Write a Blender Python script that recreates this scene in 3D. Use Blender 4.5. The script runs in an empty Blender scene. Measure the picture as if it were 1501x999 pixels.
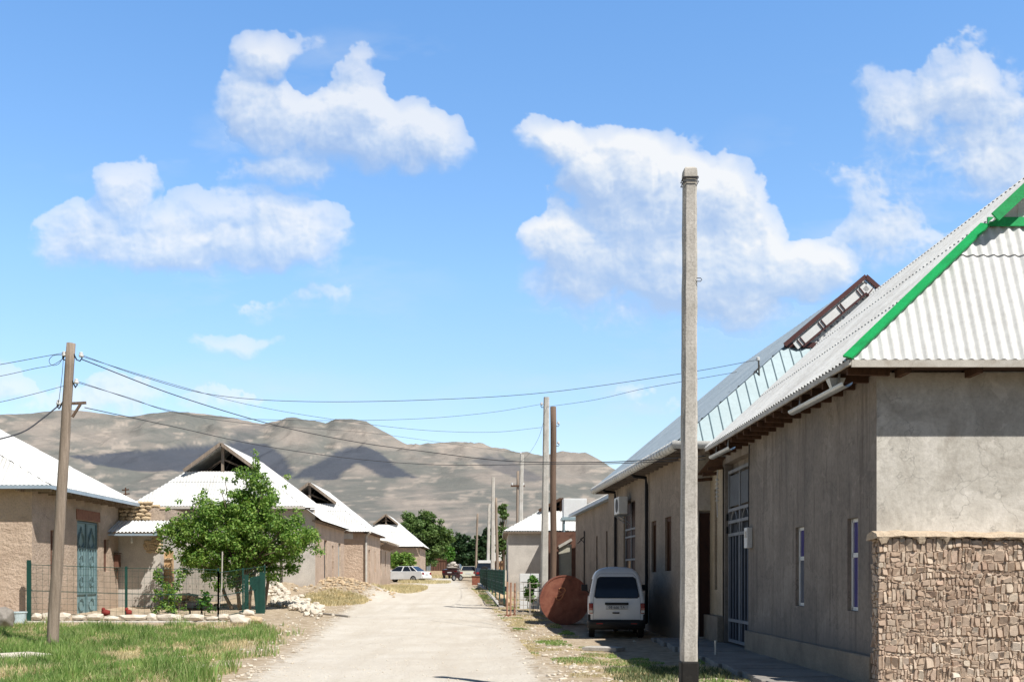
import bpy, math, random
import numpy as np
from mathutils import Vector, Matrix
random.seed(7); RNG = np.random.default_rng(7)
F = 1500.0; VX = 727.0; HY = 846.0; EYE = 1.65
sc = bpy.context.scene
col = sc.collection
def lerp(a, b, t): return a + (b - a) * t
def PX(px, Y): return (px - VX) / F * Y
def PZ(py, Y): return EYE + (HY - py) / F * Y
def PT(px, py, Y): return Vector((PX(px, Y), Y, PZ(py, Y)))
HYS = [-400, 0, 24, 30, 40, 50, 61, 86, 105, 160, 300, 700, 1200]
HZS = [0, 0, 0, .05, .30, .60, .95, 1.25, 1.40, 2.0, 4.2, 12, 20]
def hh(Y): return float(np.interp(Y, HYS, HZS))

# ------------------------------------------------------------------ numpy noise
def _hash(ix, iy, s):
    n = (ix.astype(np.int64) * 374761393 + iy.astype(np.int64) * 668265263 + s * 1442695041) & 0x7fffffff
    n = ((n ^ (n >> 13)) * 1274126177) & 0x7fffffff
    return ((n ^ (n >> 16)) & 0xffff) / 65535.0
def vnoise(x, y, s=0):
    x = np.asarray(x, float); y = np.asarray(y, float)
    ix = np.floor(x); iy = np.floor(y); fx = x - ix; fy = y - iy
    fx = fx * fx * (3 - 2 * fx); fy = fy * fy * (3 - 2 * fy)
    a = _hash(ix, iy, s); b = _hash(ix + 1, iy, s); c = _hash(ix, iy + 1, s); d = _hash(ix + 1, iy + 1, s)
    return (a * (1 - fx) + b * fx) * (1 - fy) + (c * (1 - fx) + d * fx) * fy
def fbm(x, y, o=4, s=0, g=.5):
    r = 0; a = 1; t = 0
    for k in range(o):
        r = r + a * vnoise(x * 2 ** k + 17 * k, y * 2 ** k - 9 * k, s + k); t += a; a *= g
    return r / t

# ------------------------------------------------------------------ road edges from the ground plane
def pyof(Y): return HY + (EYE - hh(Y)) * F / Y
_Ys = np.concatenate([np.arange(9, 60, .5), np.arange(60, 175, 1.0)])
_py = np.array([pyof(y) for y in _Ys])
_kp = [843, 846, 850, 855, 865, 880, 900, 930, 960, 999, 1100]
_kl = [644, 640, 628, 606, 570, 532, 498, 462, 422, 360, 200]
_kr = [662, 666, 672, 678, 691, 706, 724, 749, 774, 806, 890]
ROADL = (np.interp(_py, _kp, _kl) - VX) / F * _Ys
ROADR = (np.interp(_py, _kp, _kr) - VX) / F * _Ys
def roadL(Y): return np.interp(Y, _Ys, ROADL)
def roadR(Y): return np.interp(Y, _Ys, ROADR)
def ground(X, Y):
    X = np.asarray(X, float); Y = np.asarray(Y, float)
    z = np.interp(Y, HYS, HZS)
    near = np.clip((200 - Y) / 100, 0, 1)
    z = z + near * ((fbm(X / 2.2, Y / 2.2, 3, 5) - .5) * .07 + (fbm(X / .5, Y / .5, 2, 9) - .5) * .025)
    # smoother road, dished a little
    dL = X - roadL(Y); dR = roadR(Y) - X
    ins = np.clip(np.minimum(dL, dR) / 1.0, 0, 1)
    z = z - ins * near * .05
    # spoil mound on the left verge
    mx, my = -8.3, 53.5
    z = z + .85 * np.exp(-(((X - mx) / 2.3) ** 2 + ((Y - my) / 4.0) ** 2)) * (0.75 + .5 * fbm(X / .6, Y / .6, 3, 3))
    z = z + .55 * np.exp(-(((X + 10.8) / 1.8) ** 2 + ((Y - 50) / 3.0) ** 2)) * (0.6 + .7 * fbm(X / .5, Y / .5, 3, 4))
    return z
def gz(x, y): return float(ground(x, y))

# ------------------------------------------------------------------ mesh builder
class MB:
    def __init__(s): s.v = []; s.f = []
    def add(s, vs, fs):
        b = len(s.v); s.v.extend([tuple(p) for p in vs]); s.f.extend([tuple(i + b for i in f) for f in fs]); return s
    def quad(s, a, b, c, d): return s.add([a, b, c, d], [(0, 1, 2, 3)])
    def poly(s, pts): return s.add(pts, [tuple(range(len(pts)))])
    def box(s, x0, x1, y0, y1, z0, z1):
        v = [(x, y, z) for z in (z0, z1) for y in (y0, y1) for x in (x0, x1)]
        return s.add(v, [(0, 2, 3, 1), (4, 5, 7, 6), (0, 1, 5, 4), (2, 6, 7, 3), (0, 4, 6, 2), (1, 3, 7, 5)])
    def beam(s, p, q, w, h, up=(0, 0, 1), w2=None, h2=None):
        p = Vector(p); q = Vector(q); d = (q - p).normalized(); up = Vector(up)
        if abs(d.dot(up)) > .98: up = Vector((0, 1, 0))
        r = d.cross(up).normalized(); u = r.cross(d).normalized()
        w2 = w if w2 is None else w2; h2 = h if h2 is None else h2; v = []
        for c, ww, hhh in ((p, w, h), (q, w2, h2)):
            for a, b in ((-1, -1), (1, -1), (1, 1), (-1, 1)):
                v.append(c + r * a * ww / 2 + u * b * hhh / 2)
        return s.add(v, [(0, 1, 2, 3), (7, 6, 5, 4), (0, 4, 5, 1), (1, 5, 6, 2), (2, 6, 7, 3), (3, 7, 4, 0)])
    def tube(s, pts, r, n=6, r2=None, caps=True):
        pts = [Vector(p) for p in pts]; m = len(pts); v = []; f = []
        ref = Vector((0, 0, 1))
        for i, p in enumerate(pts):
            d = (pts[min(i + 1, m - 1)] - pts[max(i - 1, 0)])
            d = d.normalized() if d.length > 1e-9 else Vector((0, 0, 1))
            rr = ref if abs(d.dot(ref)) < .95 else Vector((0, 1, 0))
            a = d.cross(rr).normalized(); b = a.cross(d).normalized()
            rad = r if r2 is None else lerp(r, r2, i / max(1, m - 1))
            if isinstance(r, (list, tuple)): rad = r[i]
            for k in range(n):
                t = 2 * math.pi * k / n
                v.append(p + a * math.cos(t) * rad + b * math.sin(t) * rad)
        for i in range(m - 1):
            for k in range(n):
                f.append((i * n + k, i * n + (k + 1) % n, (i + 1) * n + (k + 1) % n, (i + 1) * n + k))
        if caps:
            f.append(tuple(range(n))[::-1]); f.append(tuple((m - 1) * n + k for k in range(n)))
        return s.add(v, f)
    def cyl(s, c, ax, r, h, n=24, bev=0.0):
        c = Vector(c); ax = Vector(ax).normalized()
        rs = [(-h / 2, r - bev), (-h / 2 + bev, r), (h / 2 - bev, r), (h / 2, r - bev)] if bev else [(-h / 2, r), (h / 2, r)]
        ref = Vector((0, 0, 1)) if abs(ax.z) < .9 else Vector((1, 0, 0))
        a = ax.cross(ref).normalized(); b = ax.cross(a); v = []; f = []
        for t, rr in rs:
            for k in range(n):
                an = 2 * math.pi * k / n; v.append(c + ax * t + (a * math.cos(an) + b * math.sin(an)) * rr)
        for i in range(len(rs) - 1):
            for k in range(n): f.append((i * n + k, i * n + (k + 1) % n, (i + 1) * n + (k + 1) % n, (i + 1) * n + k))
        f.append(tuple(range(n))); f.append(tuple((len(rs) - 1) * n + k for k in range(n)))
        return s.add(v, f)
    def rock(s, c, sx, sy, sz, seed=0, rough=.25, rz=0.0):
        rnd = random.Random(seed); t = (1 + 5 ** .5) / 2
        ico = [(-1, t, 0), (1, t, 0), (-1, -t, 0), (1, -t, 0), (0, -1, t), (0, 1, t), (0, -1, -t), (0, 1, -t), (t, 0, -1), (t, 0, 1), (-t, 0, -1), (-t, 0, 1)]
        fa = [(0, 11, 5), (0, 5, 1), (0, 1, 7), (0, 7, 10), (0, 10, 11), (1, 5, 9), (5, 11, 4), (11, 10, 2), (10, 7, 6), (7, 1, 8), (3, 9, 4), (3, 4, 2), (3, 2, 6), (3, 6, 8), (3, 8, 9), (4, 9, 5), (2, 4, 11), (6, 2, 10), (8, 6, 7), (9, 8, 1)]
        v = []
        ca, sa = math.cos(rz), math.sin(rz)
        for p in ico:
            q = Vector(p).normalized() * (1 + rnd.uniform(-rough, rough))
            q = [max(-.78, min(.78, k)) / .78 for k in q]
            x, y, z = q[0] * sx / 2, q[1] * sy / 2, q[2] * sz / 2
            v.append((c[0] + x * ca - y * sa, c[1] + x * sa + y * ca, c[2] + z))
        return s.add(v, fa)
    def build(s, name, mat, parent=None, smooth=False, bevel=0, sub=0):
        off = Vector(parent['_o']) if parent is not None and '_o' in parent.keys() else Vector((0, 0, 0))
        me = bpy.data.meshes.new(name)
        me.from_pydata([(p[0] - off.x, p[1] - off.y, p[2] - off.z) for p in s.v], [], s.f)
        me.update()
        o = bpy.data.objects.new(name, me); col.objects.link(o)
        if mat: me.materials.append(mat)
        if smooth: me.polygons.foreach_set('use_smooth', [True] * len(me.polygons))
        if parent is not None: o.parent = parent; o['_o'] = tuple(off)
        if bevel:
            m = o.modifiers.new('bevel', 'BEVEL'); m.width = bevel; m.segments = 2; m.limit_method = 'ANGLE'; m.angle_limit = math.radians(40)
        if sub:
            m = o.modifiers.new('sub', 'SUBSURF'); m.levels = sub; m.render_levels = sub
        return o
def npmesh(name, V, Fc, mat, parent=None, smooth=False):
    """V (n,3) , Fc (m,k)"""
    off = np.array(parent['_o']) if parent is not None and '_o' in parent.keys() else np.zeros(3)
    me = bpy.data.meshes.new(name); n = len(V); m, k = Fc.shape
    me.vertices.add(n); me.vertices.foreach_set('co', (V - off).astype(np.float32).ravel())
    me.loops.add(m * k); me.loops.foreach_set('vertex_index', Fc.astype(np.int32).ravel())
    me.polygons.add(m); me.polygons.foreach_set('loop_start', np.arange(0, m * k, k, dtype=np.int32))
    me.polygons.foreach_set('loop_total', np.full(m, k, dtype=np.int32))
    if smooth: me.polygons.foreach_set('use_smooth', np.ones(m, dtype=bool))
    me.update(calc_edges=True); me.validate()
    if mat: me.materials.append(mat)
    o = bpy.data.objects.new(name, me); col.objects.link(o)
    if parent is not None: o.parent = parent; o['_o'] = tuple(off)
    return o
def thing(name, loc, label, cat, group=None, rz=0.0):
    o = bpy.data.objects.new(name, None); col.objects.link(o)
    o.location = loc; o.rotation_euler = (0, 0, rz); o.empty_display_size = .3
    o['_o'] = tuple(loc); o['label'] = label; o['category'] = cat
    if group: o['group'] = group
    return o
def tag(o, label, cat, group=None):
    o['label'] = label; o['category'] = cat
    if group: o['group'] = group
    return o
def kids(o): return [c for c in bpy.data.objects if c.parent == o]
def dup(root, loc, rz=None, label=None, scale=None):
    r = root.copy(); col.objects.link(r); r.location = loc
    if rz is not None: r.rotation_euler = (0, 0, rz)
    if label: r['label'] = label
    if scale: r.scale = scale
    for ch in kids(root):
        c = ch.copy(); col.objects.link(c); c.parent = r
        for g in kids(ch):
            d = g.copy(); col.objects.link(d); d.parent = c
    return r

# ------------------------------------------------------------------ materials
def newmat(name):
    m = bpy.data.materials.new(name); m.use_nodes = True
    nt = m.node_tree; nt.nodes.clear()
    out = nt.nodes.new('ShaderNodeOutputMaterial'); b = nt.nodes.new('ShaderNodeBsdfPrincipled')
    nt.links.new(b.outputs[0], out.inputs[0])
    return m, nt, b
def N(nt, t, **kw):
    n = nt.nodes.new(t)
    for k, v in kw.items(): setattr(n, k, v)
    return n
def noise(nt, vec, scale, detail=6, rough=.6, dist=0.0):
    n = N(nt, 'ShaderNodeTexNoise'); n.inputs['Scale'].default_value = scale; n.inputs['Detail'].default_value = detail
    n.inputs['Roughness'].default_value = rough; n.inputs['Distortion'].default_value = dist
    nt.links.new(vec, n.inputs['Vector']); return n.outputs['Fac']
def ramp(nt, fac, stops):
    r = N(nt, 'ShaderNodeValToRGB'); e = r.color_ramp.elements
    while len(e) < len(stops): e.new(.5)
    for i, (p, c) in enumerate(stops):
        e[i].position = p; e[i].color = (*c, 1) if len(c) == 3 else c
    nt.links.new(fac, r.inputs[0]); return r.outputs[0]
def mixc(nt, fac, a, b, mode='MIX'):
    m = N(nt, 'ShaderNodeMix', data_type='RGBA', blend_type=mode)
    for s, v in ((m.inputs[0], fac), (m.inputs[6], a), (m.inputs[7], b)):
        if isinstance(v, (int, float)): s.default_value = v
        elif isinstance(v, tuple): s.default_value = (*v, 1) if len(v) == 3 else v
        else: nt.links.new(v, s)
    return m.outputs[2]
def mth(nt, op, a, b=None, c=None, clamp=False):
    m = N(nt, 'ShaderNodeMath', operation=op); m.use_clamp = clamp
    for i, v in enumerate((a, b, c)):
        if v is None: continue
        if isinstance(v, (int, float)): m.inputs[i].default_value = v
        else: nt.links.new(v, m.inputs[i])
    return m.outputs[0]
def coords(nt, kind='Object', scale=None):
    t = N(nt, 'ShaderNodeTexCoord'); o = t.outputs[kind]
    if scale:
        mp = N(nt, 'ShaderNodeMapping'); mp.inputs['Scale'].default_value = scale; nt.links.new(o, mp.inputs[0]); o = mp.outputs[0]
    return o
def bump(nt, b, h, strength=.4, dist=.02):
    n = N(nt, 'ShaderNodeBump'); n.inputs['Strength'].default_value = strength; n.inputs['Distance'].default_value = dist
    nt.links.new(h, n.inputs['Height']); nt.links.new(n.outputs[0], b.inputs['Normal'])
def mk(name, c1, c2=None, c3=None, scale=3.0, rough=.9, bscale=None, bstr=.3, bdist=.01, metal=0, spec=.3, streak=0, streakcol=None, stretch=(1, 1, 1), fine=.35, ground_dirt=None, swirl=.3, patch=0):
    m, nt, b = newmat(name)
    if c2 is None: c2 = tuple(k * .82 for k in c1)
    if c3 is None: c3 = tuple(k * .9 for k in c1)
    v = coords(nt, 'Object', stretch)
    f = noise(nt, v, scale, 7, .62, swirl)
    c = ramp(nt, f, [(.32, c2), (.5, c3), (.66, c1)])
    f2 = noise(nt, v, scale * 14, 5, .7)
    c = mixc(nt, min(1, fine * 1.5), c, ramp(nt, f2, [(.32, (.66, .65, .64)), (.5, (1, 1, 1)), (.68, (1.25, 1.25, 1.25))]), 'MULTIPLY')
    if streak:
        vs = coords(nt, 'Object', (2.6, 2.6, .18)); fs = noise(nt, vs, 2.2, 6, .65)
        c = mixc(nt, ramp(nt, fs, [(.5, (0, 0, 0)), (.72, (streak,) * 3)]), c, streakcol or tuple(k * .55 for k in c1))
    if patch:
        pv = noise(nt, coords(nt, 'Object', (1, 1, 1.4)), .75, 9, .62, .5); c = mixc(nt, ramp(nt, pv, [(.57, (0, 0, 0)), (.585, (patch,) * 3), (.62, (patch * .7,) * 3)]), c, tuple(min(1, k * 1.3) for k in c1))
        pv2 = noise(nt, coords(nt, 'Object', (1.3, 1.3, 1)), 1.3, 9, .66, .8); c = mixc(nt, ramp(nt, pv2, [(.355, (patch * .8,) * 3), (.375, (0, 0, 0))]), c, tuple(k * .55 for k in c1))
        cr = N(nt, 'ShaderNodeTexVoronoi', feature='DISTANCE_TO_EDGE'); cr.inputs['Scale'].default_value = .9; wv = N(nt, 'ShaderNodeVectorMath', operation='ADD'); wn_ = N(nt, 'ShaderNodeTexNoise'); wn_.inputs['Scale'].default_value = 2.5; wn_.inputs['Detail'].default_value = 6; nt.links.new(v, wn_.inputs['Vector']); nt.links.new(v, wv.inputs[0]); nt.links.new(wn_.outputs['Color'], wv.inputs[1]); nt.links.new(wv.outputs[0], cr.inputs['Vector'])
        crm = mth(nt, 'MULTIPLY', ramp(nt, cr.outputs['Distance'], [(.0, (1, 1, 1)), (.012, (0, 0, 0))]), ramp(nt, pv, [(.44, (0, 0, 0)), (.52, (.7, .7, .7))])); c = mixc(nt, crm, c, tuple(k * .45 for k in c1))
    if ground_dirt:
        z = N(nt, 'ShaderNodeSeparateXYZ'); nt.links.new(coords(nt), z.inputs[0])
        zz = mth(nt, 'ADD', z.outputs[2], mth(nt, 'MULTIPLY', f, -.8))
        c = mixc(nt, ramp(nt, zz, [(0, (ground_dirt[1],) * 3), (.45, (0, 0, 0))]), c, ground_dirt[0])
    nt.links.new(c, b.inputs['Base Color'])
    b.inputs['Roughness'].default_value = rough; b.inputs['Metallic'].default_value = metal
    b.inputs['Specular IOR Level'].default_value = spec
    bn = noise(nt, v, bscale or scale * 8, 8, .65)
    bump(nt, b, bn, bstr, bdist)
    return m
M = {}
M['adobe'] = mk('adobe', (.54, .425, .34), (.39, .305, .24), (.47, .37, .29), 1.6, .95, 9, 1.0, .06, patch=.3, ground_dirt=((.36, .27, .2), .5))
M['adobe_face'] = mk('adobe_face', (.61, .475, .375), (.47, .355, .275), (.55, .425, .33), 1.2, .95, 6, 1.0, .08)
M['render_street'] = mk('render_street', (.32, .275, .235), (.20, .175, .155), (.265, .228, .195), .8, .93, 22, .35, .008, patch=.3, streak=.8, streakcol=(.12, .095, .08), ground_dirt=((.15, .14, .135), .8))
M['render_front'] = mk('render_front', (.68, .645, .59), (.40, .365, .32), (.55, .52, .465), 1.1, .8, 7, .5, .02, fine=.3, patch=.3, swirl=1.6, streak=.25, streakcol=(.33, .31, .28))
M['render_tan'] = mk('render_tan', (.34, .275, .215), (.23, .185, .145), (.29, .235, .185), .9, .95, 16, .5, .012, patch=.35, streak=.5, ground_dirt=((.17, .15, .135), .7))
M['render_cream'] = mk('render_cream', (.50, .42, .31), (.38, .31, .22), (.45, .37, .27), 1.2, .95, 16, .4, .01, streak=.3)
M['plinth'] = mk('plinth', (.33, .27, .21), (.22, .185, .15), (.28, .235, .185), 2.2, .95, 20, .5, .012)
M['limewall'] = mk('limewall', (.60, .56, .51), (.46, .43, .39), (.54, .50, .455), 1.4, .9, 16, .4, .01, ground_dirt=((.3, .26, .22), .5))
M['ochre'] = mk('ochre', (.60, .40, .22), (.46, .29, .15), (.54, .35, .19), 2, .95, 16, .4, .01)
M['whitewash'] = mk('whitewash', (.72, .71, .68), (.6, .58, .54), None, 3, .9, 16, .3, .008)
M['stonetan'] = mk('stonetan', (.62, .48, .32), (.44, .33, .22), (.54, .42, .28), 5, .95, 20, .6, .02)
M['stonewhite'] = mk('stonewhite', (.72, .66, .56), (.52, .45, .36), (.64, .58, .49), 4, .95, 20, .6, .02)
M['stonegrey'] = mk('stonegrey', (.30, .27, .24), (.19, .17, .15), None, 5, .95, 20, .6, .02)
M['mud'] = mk('mud', (.62, .49, .38), (.50, .39, .29), None, 6, 1, 30, .8, .02)
M['capmud'] = mk('capmud', (.62, .50, .37), (.46, .36, .26), None, 5, 1, 18, .8, .03)
M['concrete'] = mk('concrete', (.60, .565, .52), (.43, .405, .36), (.53, .50, .455), 2.5, .9, 26, .6, .01, streak=.35, streakcol=(.25, .225, .195), fine=.5)
M['concrete_white'] = mk('concrete_white', (.58, .55, .51), (.42, .39, .35), (.5, .48, .44), 2.5, .9, 26, .5, .01, fine=.4)
M['pavement'] = mk('pavement', (.33, .31, .285), (.22, .2, .18), (.28, .26, .24), 1.3, .93, 20, .5, .01)
M['tar'] = mk('tar', (.018, .017, .016), (.03, .028, .025), None, 8, .7, 30, .4, .01)
M['oldwood'] = mk('oldwood', (.36, .29, .235), (.2, .155, .12), (.28, .225, .18), 3, .9, 14, .7, .012, stretch=(7, 7, .35), fine=.6)
M['darkwood'] = mk('darkwood', (.115, .062, .038), (.06, .033, .022), None, 4, .9, 20, .5, .01, stretch=(3, 3, .6))
M['brownpole'] = mk('brownpole', (.20, .135, .1), (.11, .075, .055), None, 4, .9, 18, .6, .012, stretch=(7, 7, .4), fine=.6)
M['greyboard'] = mk('greyboard', (.42, .385, .34), (.3, .27, .235), None, 3, .9, 16, .5, .01, stretch=(6, 6, .4))
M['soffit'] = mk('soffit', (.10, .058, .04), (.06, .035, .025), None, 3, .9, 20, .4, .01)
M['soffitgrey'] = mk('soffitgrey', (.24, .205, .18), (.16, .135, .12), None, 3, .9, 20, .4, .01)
M['fascia'] = mk('fascia', (.62, .58, .52), (.45, .40, .34), None, 4, .7, 20, .3, .005)
M['fibre'] = mk('fibre', (.86, .86, .84), (.68, .67, .65), (.80, .80, .78), .9, .85, 30, .25, .004, streak=.3, streakcol=(.46, .43, .39), fine=.35)
M['fibrewhite'] = mk('fibrewhite', (.78, .785, .775), (.60, .60, .585), (.72, .725, .715), .7, .75, 30, .15, .003, fine=.25, streak=.4, streakcol=(.50, .48, .44))
M['zinc'] = mk('zinc', (.44, .53, .62), (.34, .43, .52), (.40, .49, .58), .7, .42, 10, .15, .006, metal=.3, spec=.5, fine=.2)
M['bluesheet'] = mk('bluesheet', (.34, .44, .48), (.28, .38, .42), None, .8, .5, 12, .1, .004, metal=.1, spec=.5, fine=.15)
M['galv'] = mk('galv', (.62, .66, .68), (.48, .52, .55), None, 3, .4, 16, .15, .004, metal=.6, spec=.5)
M['gutter'] = mk('gutter', (.72, .72, .70), (.58, .57, .55), None, 2, .5, 16, .15, .004)
M['greentrim'] = mk('greentrim', (.014, .43, .12), (.012, .30, .085), None, 3, .55, 20, .2, .006, spec=.35, fine=.4)
M['browntrim'] = mk('browntrim', (.10, .035, .03), (.07, .025, .022), None, 3, .4, 20, .1, .003, spec=.5)
M['whitepaint'] = mk('whitepaint', (.78, .79, .79), (.72, .72, .71), None, 3, .5, 20, .1, .003, fine=.15)
M['gatedark'] = mk('gatedark', (.02, .025, .035), (.014, .018, .025), None, 3, .8, 20, .15, .003, spec=.5)
M['gategrey'] = mk('gategrey', (.12, .13, .145), (.085, .09, .1), None, 3, .75, 20, .15, .003, spec=.5)
M['gatebar'] = mk('gatebar', (.085, .10, .13), (.06, .07, .09), None, 3, .75, 20, .15, .003)
M['steel'] = mk('steel', (.25, .26, .28), (.17, .18, .2), None, 3, .75, 20, .15, .003, spec=.5)
M['bluegate'] = mk('bluegate', (.25, .37, .39), (.18, .29, .31), None, 2, .6, 20, .2, .004)
M['bluegate2'] = mk('bluegate2', (.15, .235, .255), (.11, .18, .2), None, 2, .6, 20, .2, .004)
M['greenfence'] = mk('greenfence', (.014, .07, .055), (.011, .05, .04), None, 4, .5, 20, .1, .003, spec=.4)
M['brick'] = mk('brick', (.33, .16, .11), (.22, .11, .075), None, 7, .95, 20, .5, .01)
M['redbrown'] = mk('redbrown', (.17, .085, .06), (.10, .05, .035), None, 3, .8, 20, .3, .006)
M['darkdoor'] = mk('darkdoor', (.055, .025, .018), (.035, .018, .014), None, 3, .7, 20, .3, .006)
M['beige'] = mk('beige', (.52, .50, .41), (.43, .41, .33), None, 2, .7, 20, .2, .004)
M['black'] = mk('black', (.012, .012, .014), (.02, .02, .022), None, 4, .7, 20, .1, .002)
M['wire'] = mk('wire', (.05, .052, .06), (.07, .07, .08), None, 4, .7, 20, .1, .002)
M['rubber'] = mk('rubber', (.018, .018, .019), (.03, .028, .026), None, 8, .85, 40, .3, .004)
M['rim'] = mk('rim', (.42, .43, .44), (.3, .3, .31), None, 6, .4, 30, .1, .002, metal=.6)
M['carwhite'] = mk('carwhite', (.84, .85, .86), (.78, .79, .80), None, 1, .28, 6, .02, .001, spec=.6, fine=.04)
M['carbeige'] = mk('carbeige', (.62, .61, .52), (.58, .57, .49), None, 1, .3, 6, .02, .001, spec=.6, fine=.04)
M['carmaroon'] = mk('carmaroon', (.035, .01, .012), (.025, .008, .01), None, 1, .35, 6, .02, .001, spec=.6, fine=.05)
M['carblue'] = mk('carblue', (.02, .035, .075), (.018, .03, .06), None, 1, .4, 6, .02, .001, spec=.6, fine=.05)
M['plasticdark'] = mk('plasticdark', (.02, .02, .022), (.03, .03, .032), None, 5, .6, 30, .1, .002)
M['tail'] = mk('tail', (.28, .015, .02), (.2, .01, .015), None, 5, .25, 30, .05, .001, spec=.6)
M['amber'] = mk('amber', (.5, .2, .16), (.4, .15, .12), None, 5, .25, 30, .05, .001, spec=.6)
M['lampclear'] = mk('lampclear', (.75, .75, .72), None, None, 5, .2, 30, .05, .001, spec=.6)
M['plate'] = mk('plate', (.6, .62, .64), (.52, .54, .56), None, 4, .5, 30, .05, .001)
M['ink'] = mk('ink', (.03, .035, .05), (.04, .045, .06), None, 4, .6, 30, .05, .001)
M['plasticblue'] = mk('plasticblue', (.55, .66, .70), (.45, .56, .6), None, 3, .5, 20, .1, .002)
M['redcloth'] = mk('redcloth', (.25, .035, .028), (.16, .025, .02), None, 3, .8, 20, .1, .002)
M['porcelain'] = mk('porcelain', (.75, .76, .76), (.7, .7, .7), None, 3, .25, 20, .05, .001, spec=.6)
M['bark'] = mk('bark', (.21, .16, .12), (.10, .075, .055), None, 5, .95, 18, .9, .02, stretch=(2, 2, .5), fine=.6)
M['aerial'] = mk('aerial', (.10, .095, .09), None, None, 5, .7, 20, .1, .002)
def glassmat(name, c, rough=.06):
    m, nt, b = newmat(name)
    b.inputs['Base Color'].default_value = (*c, 1); b.inputs['Roughness'].default_value = rough
    b.inputs['Specular IOR Level'].default_value = .35
    v = coords(nt); bump(nt, b, noise(nt, v, 2.5, 3, .5), .05, .01)
    c2 = mixc(nt, noise(nt, v, 3, 4), c, tuple(k * 1.7 for k in c)); nt.links.new(c2, b.inputs['Base Color'])
    return m
M['carglass'] = glassmat('car_glass', (.012, .016, .024))
M['violet'] = glassmat('violet_glass', (.055, .05, .17), .1)
M['paneglass'] = glassmat('pane_glass', (.10, .11, .14), .1)
M['darkglass'] = glassmat('dark_glass', (.03, .03, .035), .12)
# rusty drum end
m, nt, b = newmat('rust'); v = coords(nt)
f = noise(nt, v, 3.2, 8, .65, .4); c = ramp(nt, f, [(.3, (.13, .045, .03)), (.48, (.235, .08, .05)), (.62, (.28, .11, .07)), (.75, (.34, .165, .105))])
c = mixc(nt, .45, c, ramp(nt, noise(nt, v, 40, 5, .7), [(.3, (.6, .6, .6)), (.7, (1.25, 1.2, 1.15))]), 'MULTIPLY')
nt.links.new(c, b.inputs['Base Color']); b.inputs['Roughness'].default_value = .85; bump(nt, b, noise(nt, v, 24, 8, .7), .5, .006); M['rust'] = m
M['paledrust'] = mk('paledrust', (.46, .27, .19), (.33, .18, .12), None, 6, .9, 30, .3, .004)
M['rustpaint'] = mk('rustpaint', (.50, .22, .12), (.42, .17, .09), None, 8, .8, 30, .2, .003)
# stone blocks: colour by island
m, nt, b = newmat('mudstone'); v = coords(nt)
g = N(nt, 'ShaderNodeNewGeometry')
c = ramp(nt, g.outputs['Random Per Island'], [(0, (.52, .40, .30)), (.25, (.58, .455, .355)), (.5, (.62, .505, .40)), (.72, (.72, .62, .50)), (.9, (.60, .45, .35)), (1, (.8, .71, .6))])
big = noise(nt, v, .9, 3, .5)
c = mixc(nt, ramp(nt, big, [(.4, (0, 0, 0)), (.65, (.5, .5, .5))]), c, (.30, .185, .13))
c = mixc(nt, .6, c, ramp(nt, noise(nt, v, 22, 7, .7), [(.3, (.6, .6, .6)), (.7, (1.25, 1.22, 1.2))]), 'MULTIPLY')
nt.links.new(c, b.inputs['Base Color']); b.inputs['Roughness'].default_value = .97; b.inputs['Specular IOR Level'].default_value = .1
bump(nt, b, noise(nt, v, 18, 8, .7), .6, .012); M['mudstone'] = m
# leaves
def leafmat(name, c1, c2, c3, tr=.35):
    m = bpy.data.materials.new(name); m.use_nodes = True; nt = m.node_tree; nt.nodes.clear()
    out = N(nt, 'ShaderNodeOutputMaterial'); b = N(nt, 'ShaderNodeBsdfPrincipled'); t = N(nt, 'ShaderNodeBsdfTranslucent'); mx = N(nt, 'ShaderNodeMixShader')
    g = N(nt, 'ShaderNodeNewGeometry')
    c = ramp(nt, g.outputs['Random Per Island'], [(0, c1), (.5, c2), (1, c3)])
    big = noise(nt, coords(nt), 1.3, 3, .6)
    c = mixc(nt, .7, c, ramp(nt, big, [(.35, (.6, .65, .6)), (.65, (1.3, 1.25, 1.15))]), 'MULTIPLY')
    nt.links.new(c, b.inputs['Base Color']); b.inputs['Roughness'].default_value = .55; b.inputs['Specular IOR Level'].default_value = .35
    tc = mixc(nt, 1.0, c, (1.15, 1.2, .7), 'MULTIPLY'); nt.links.new(tc, t.inputs[0])
    mx.inputs[0].default_value = tr; nt.links.new(b.outputs[0], mx.inputs[1]); nt.links.new(t.outputs[0], mx.inputs[2]); nt.links.new(mx.outputs[0], out.inputs[0])
    return m
M['leaf'] = leafmat('leaf', (.075, .18, .03), (.18, .32, .06), (.36, .48, .14))
M['leaf_mid'] = leafmat('leaf_mid', (.08, .155, .045), (.13, .215, .065), (.22, .31, .12))
M['leaf_dark'] = leafmat('leaf_dark', (.02, .055, .022), (.035, .08, .03), (.07, .125, .05), .2)
M['leaf_bright'] = leafmat('leaf_bright', (.05, .16, .02), (.09, .23, .03), (.16, .3, .06))
M['grass_green'] = leafmat('grass_green', (.13, .26, .06), (.23, .35, .10), (.38, .45, .19), .35)
M['grass_dry'] = leafmat('grass_dry', (.45, .37, .21), (.6, .5, .32), (.74, .65, .45), .3)
M['weed_shade'] = leafmat('weed_shade', (.07, .11, .04), (.12, .16, .07), (.25, .25, .13), .2)  # weed tones darkened to stand for the house shade
M['flower'] = mk('flower', (.8, .35, .15), None, None, 3, .8)

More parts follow.
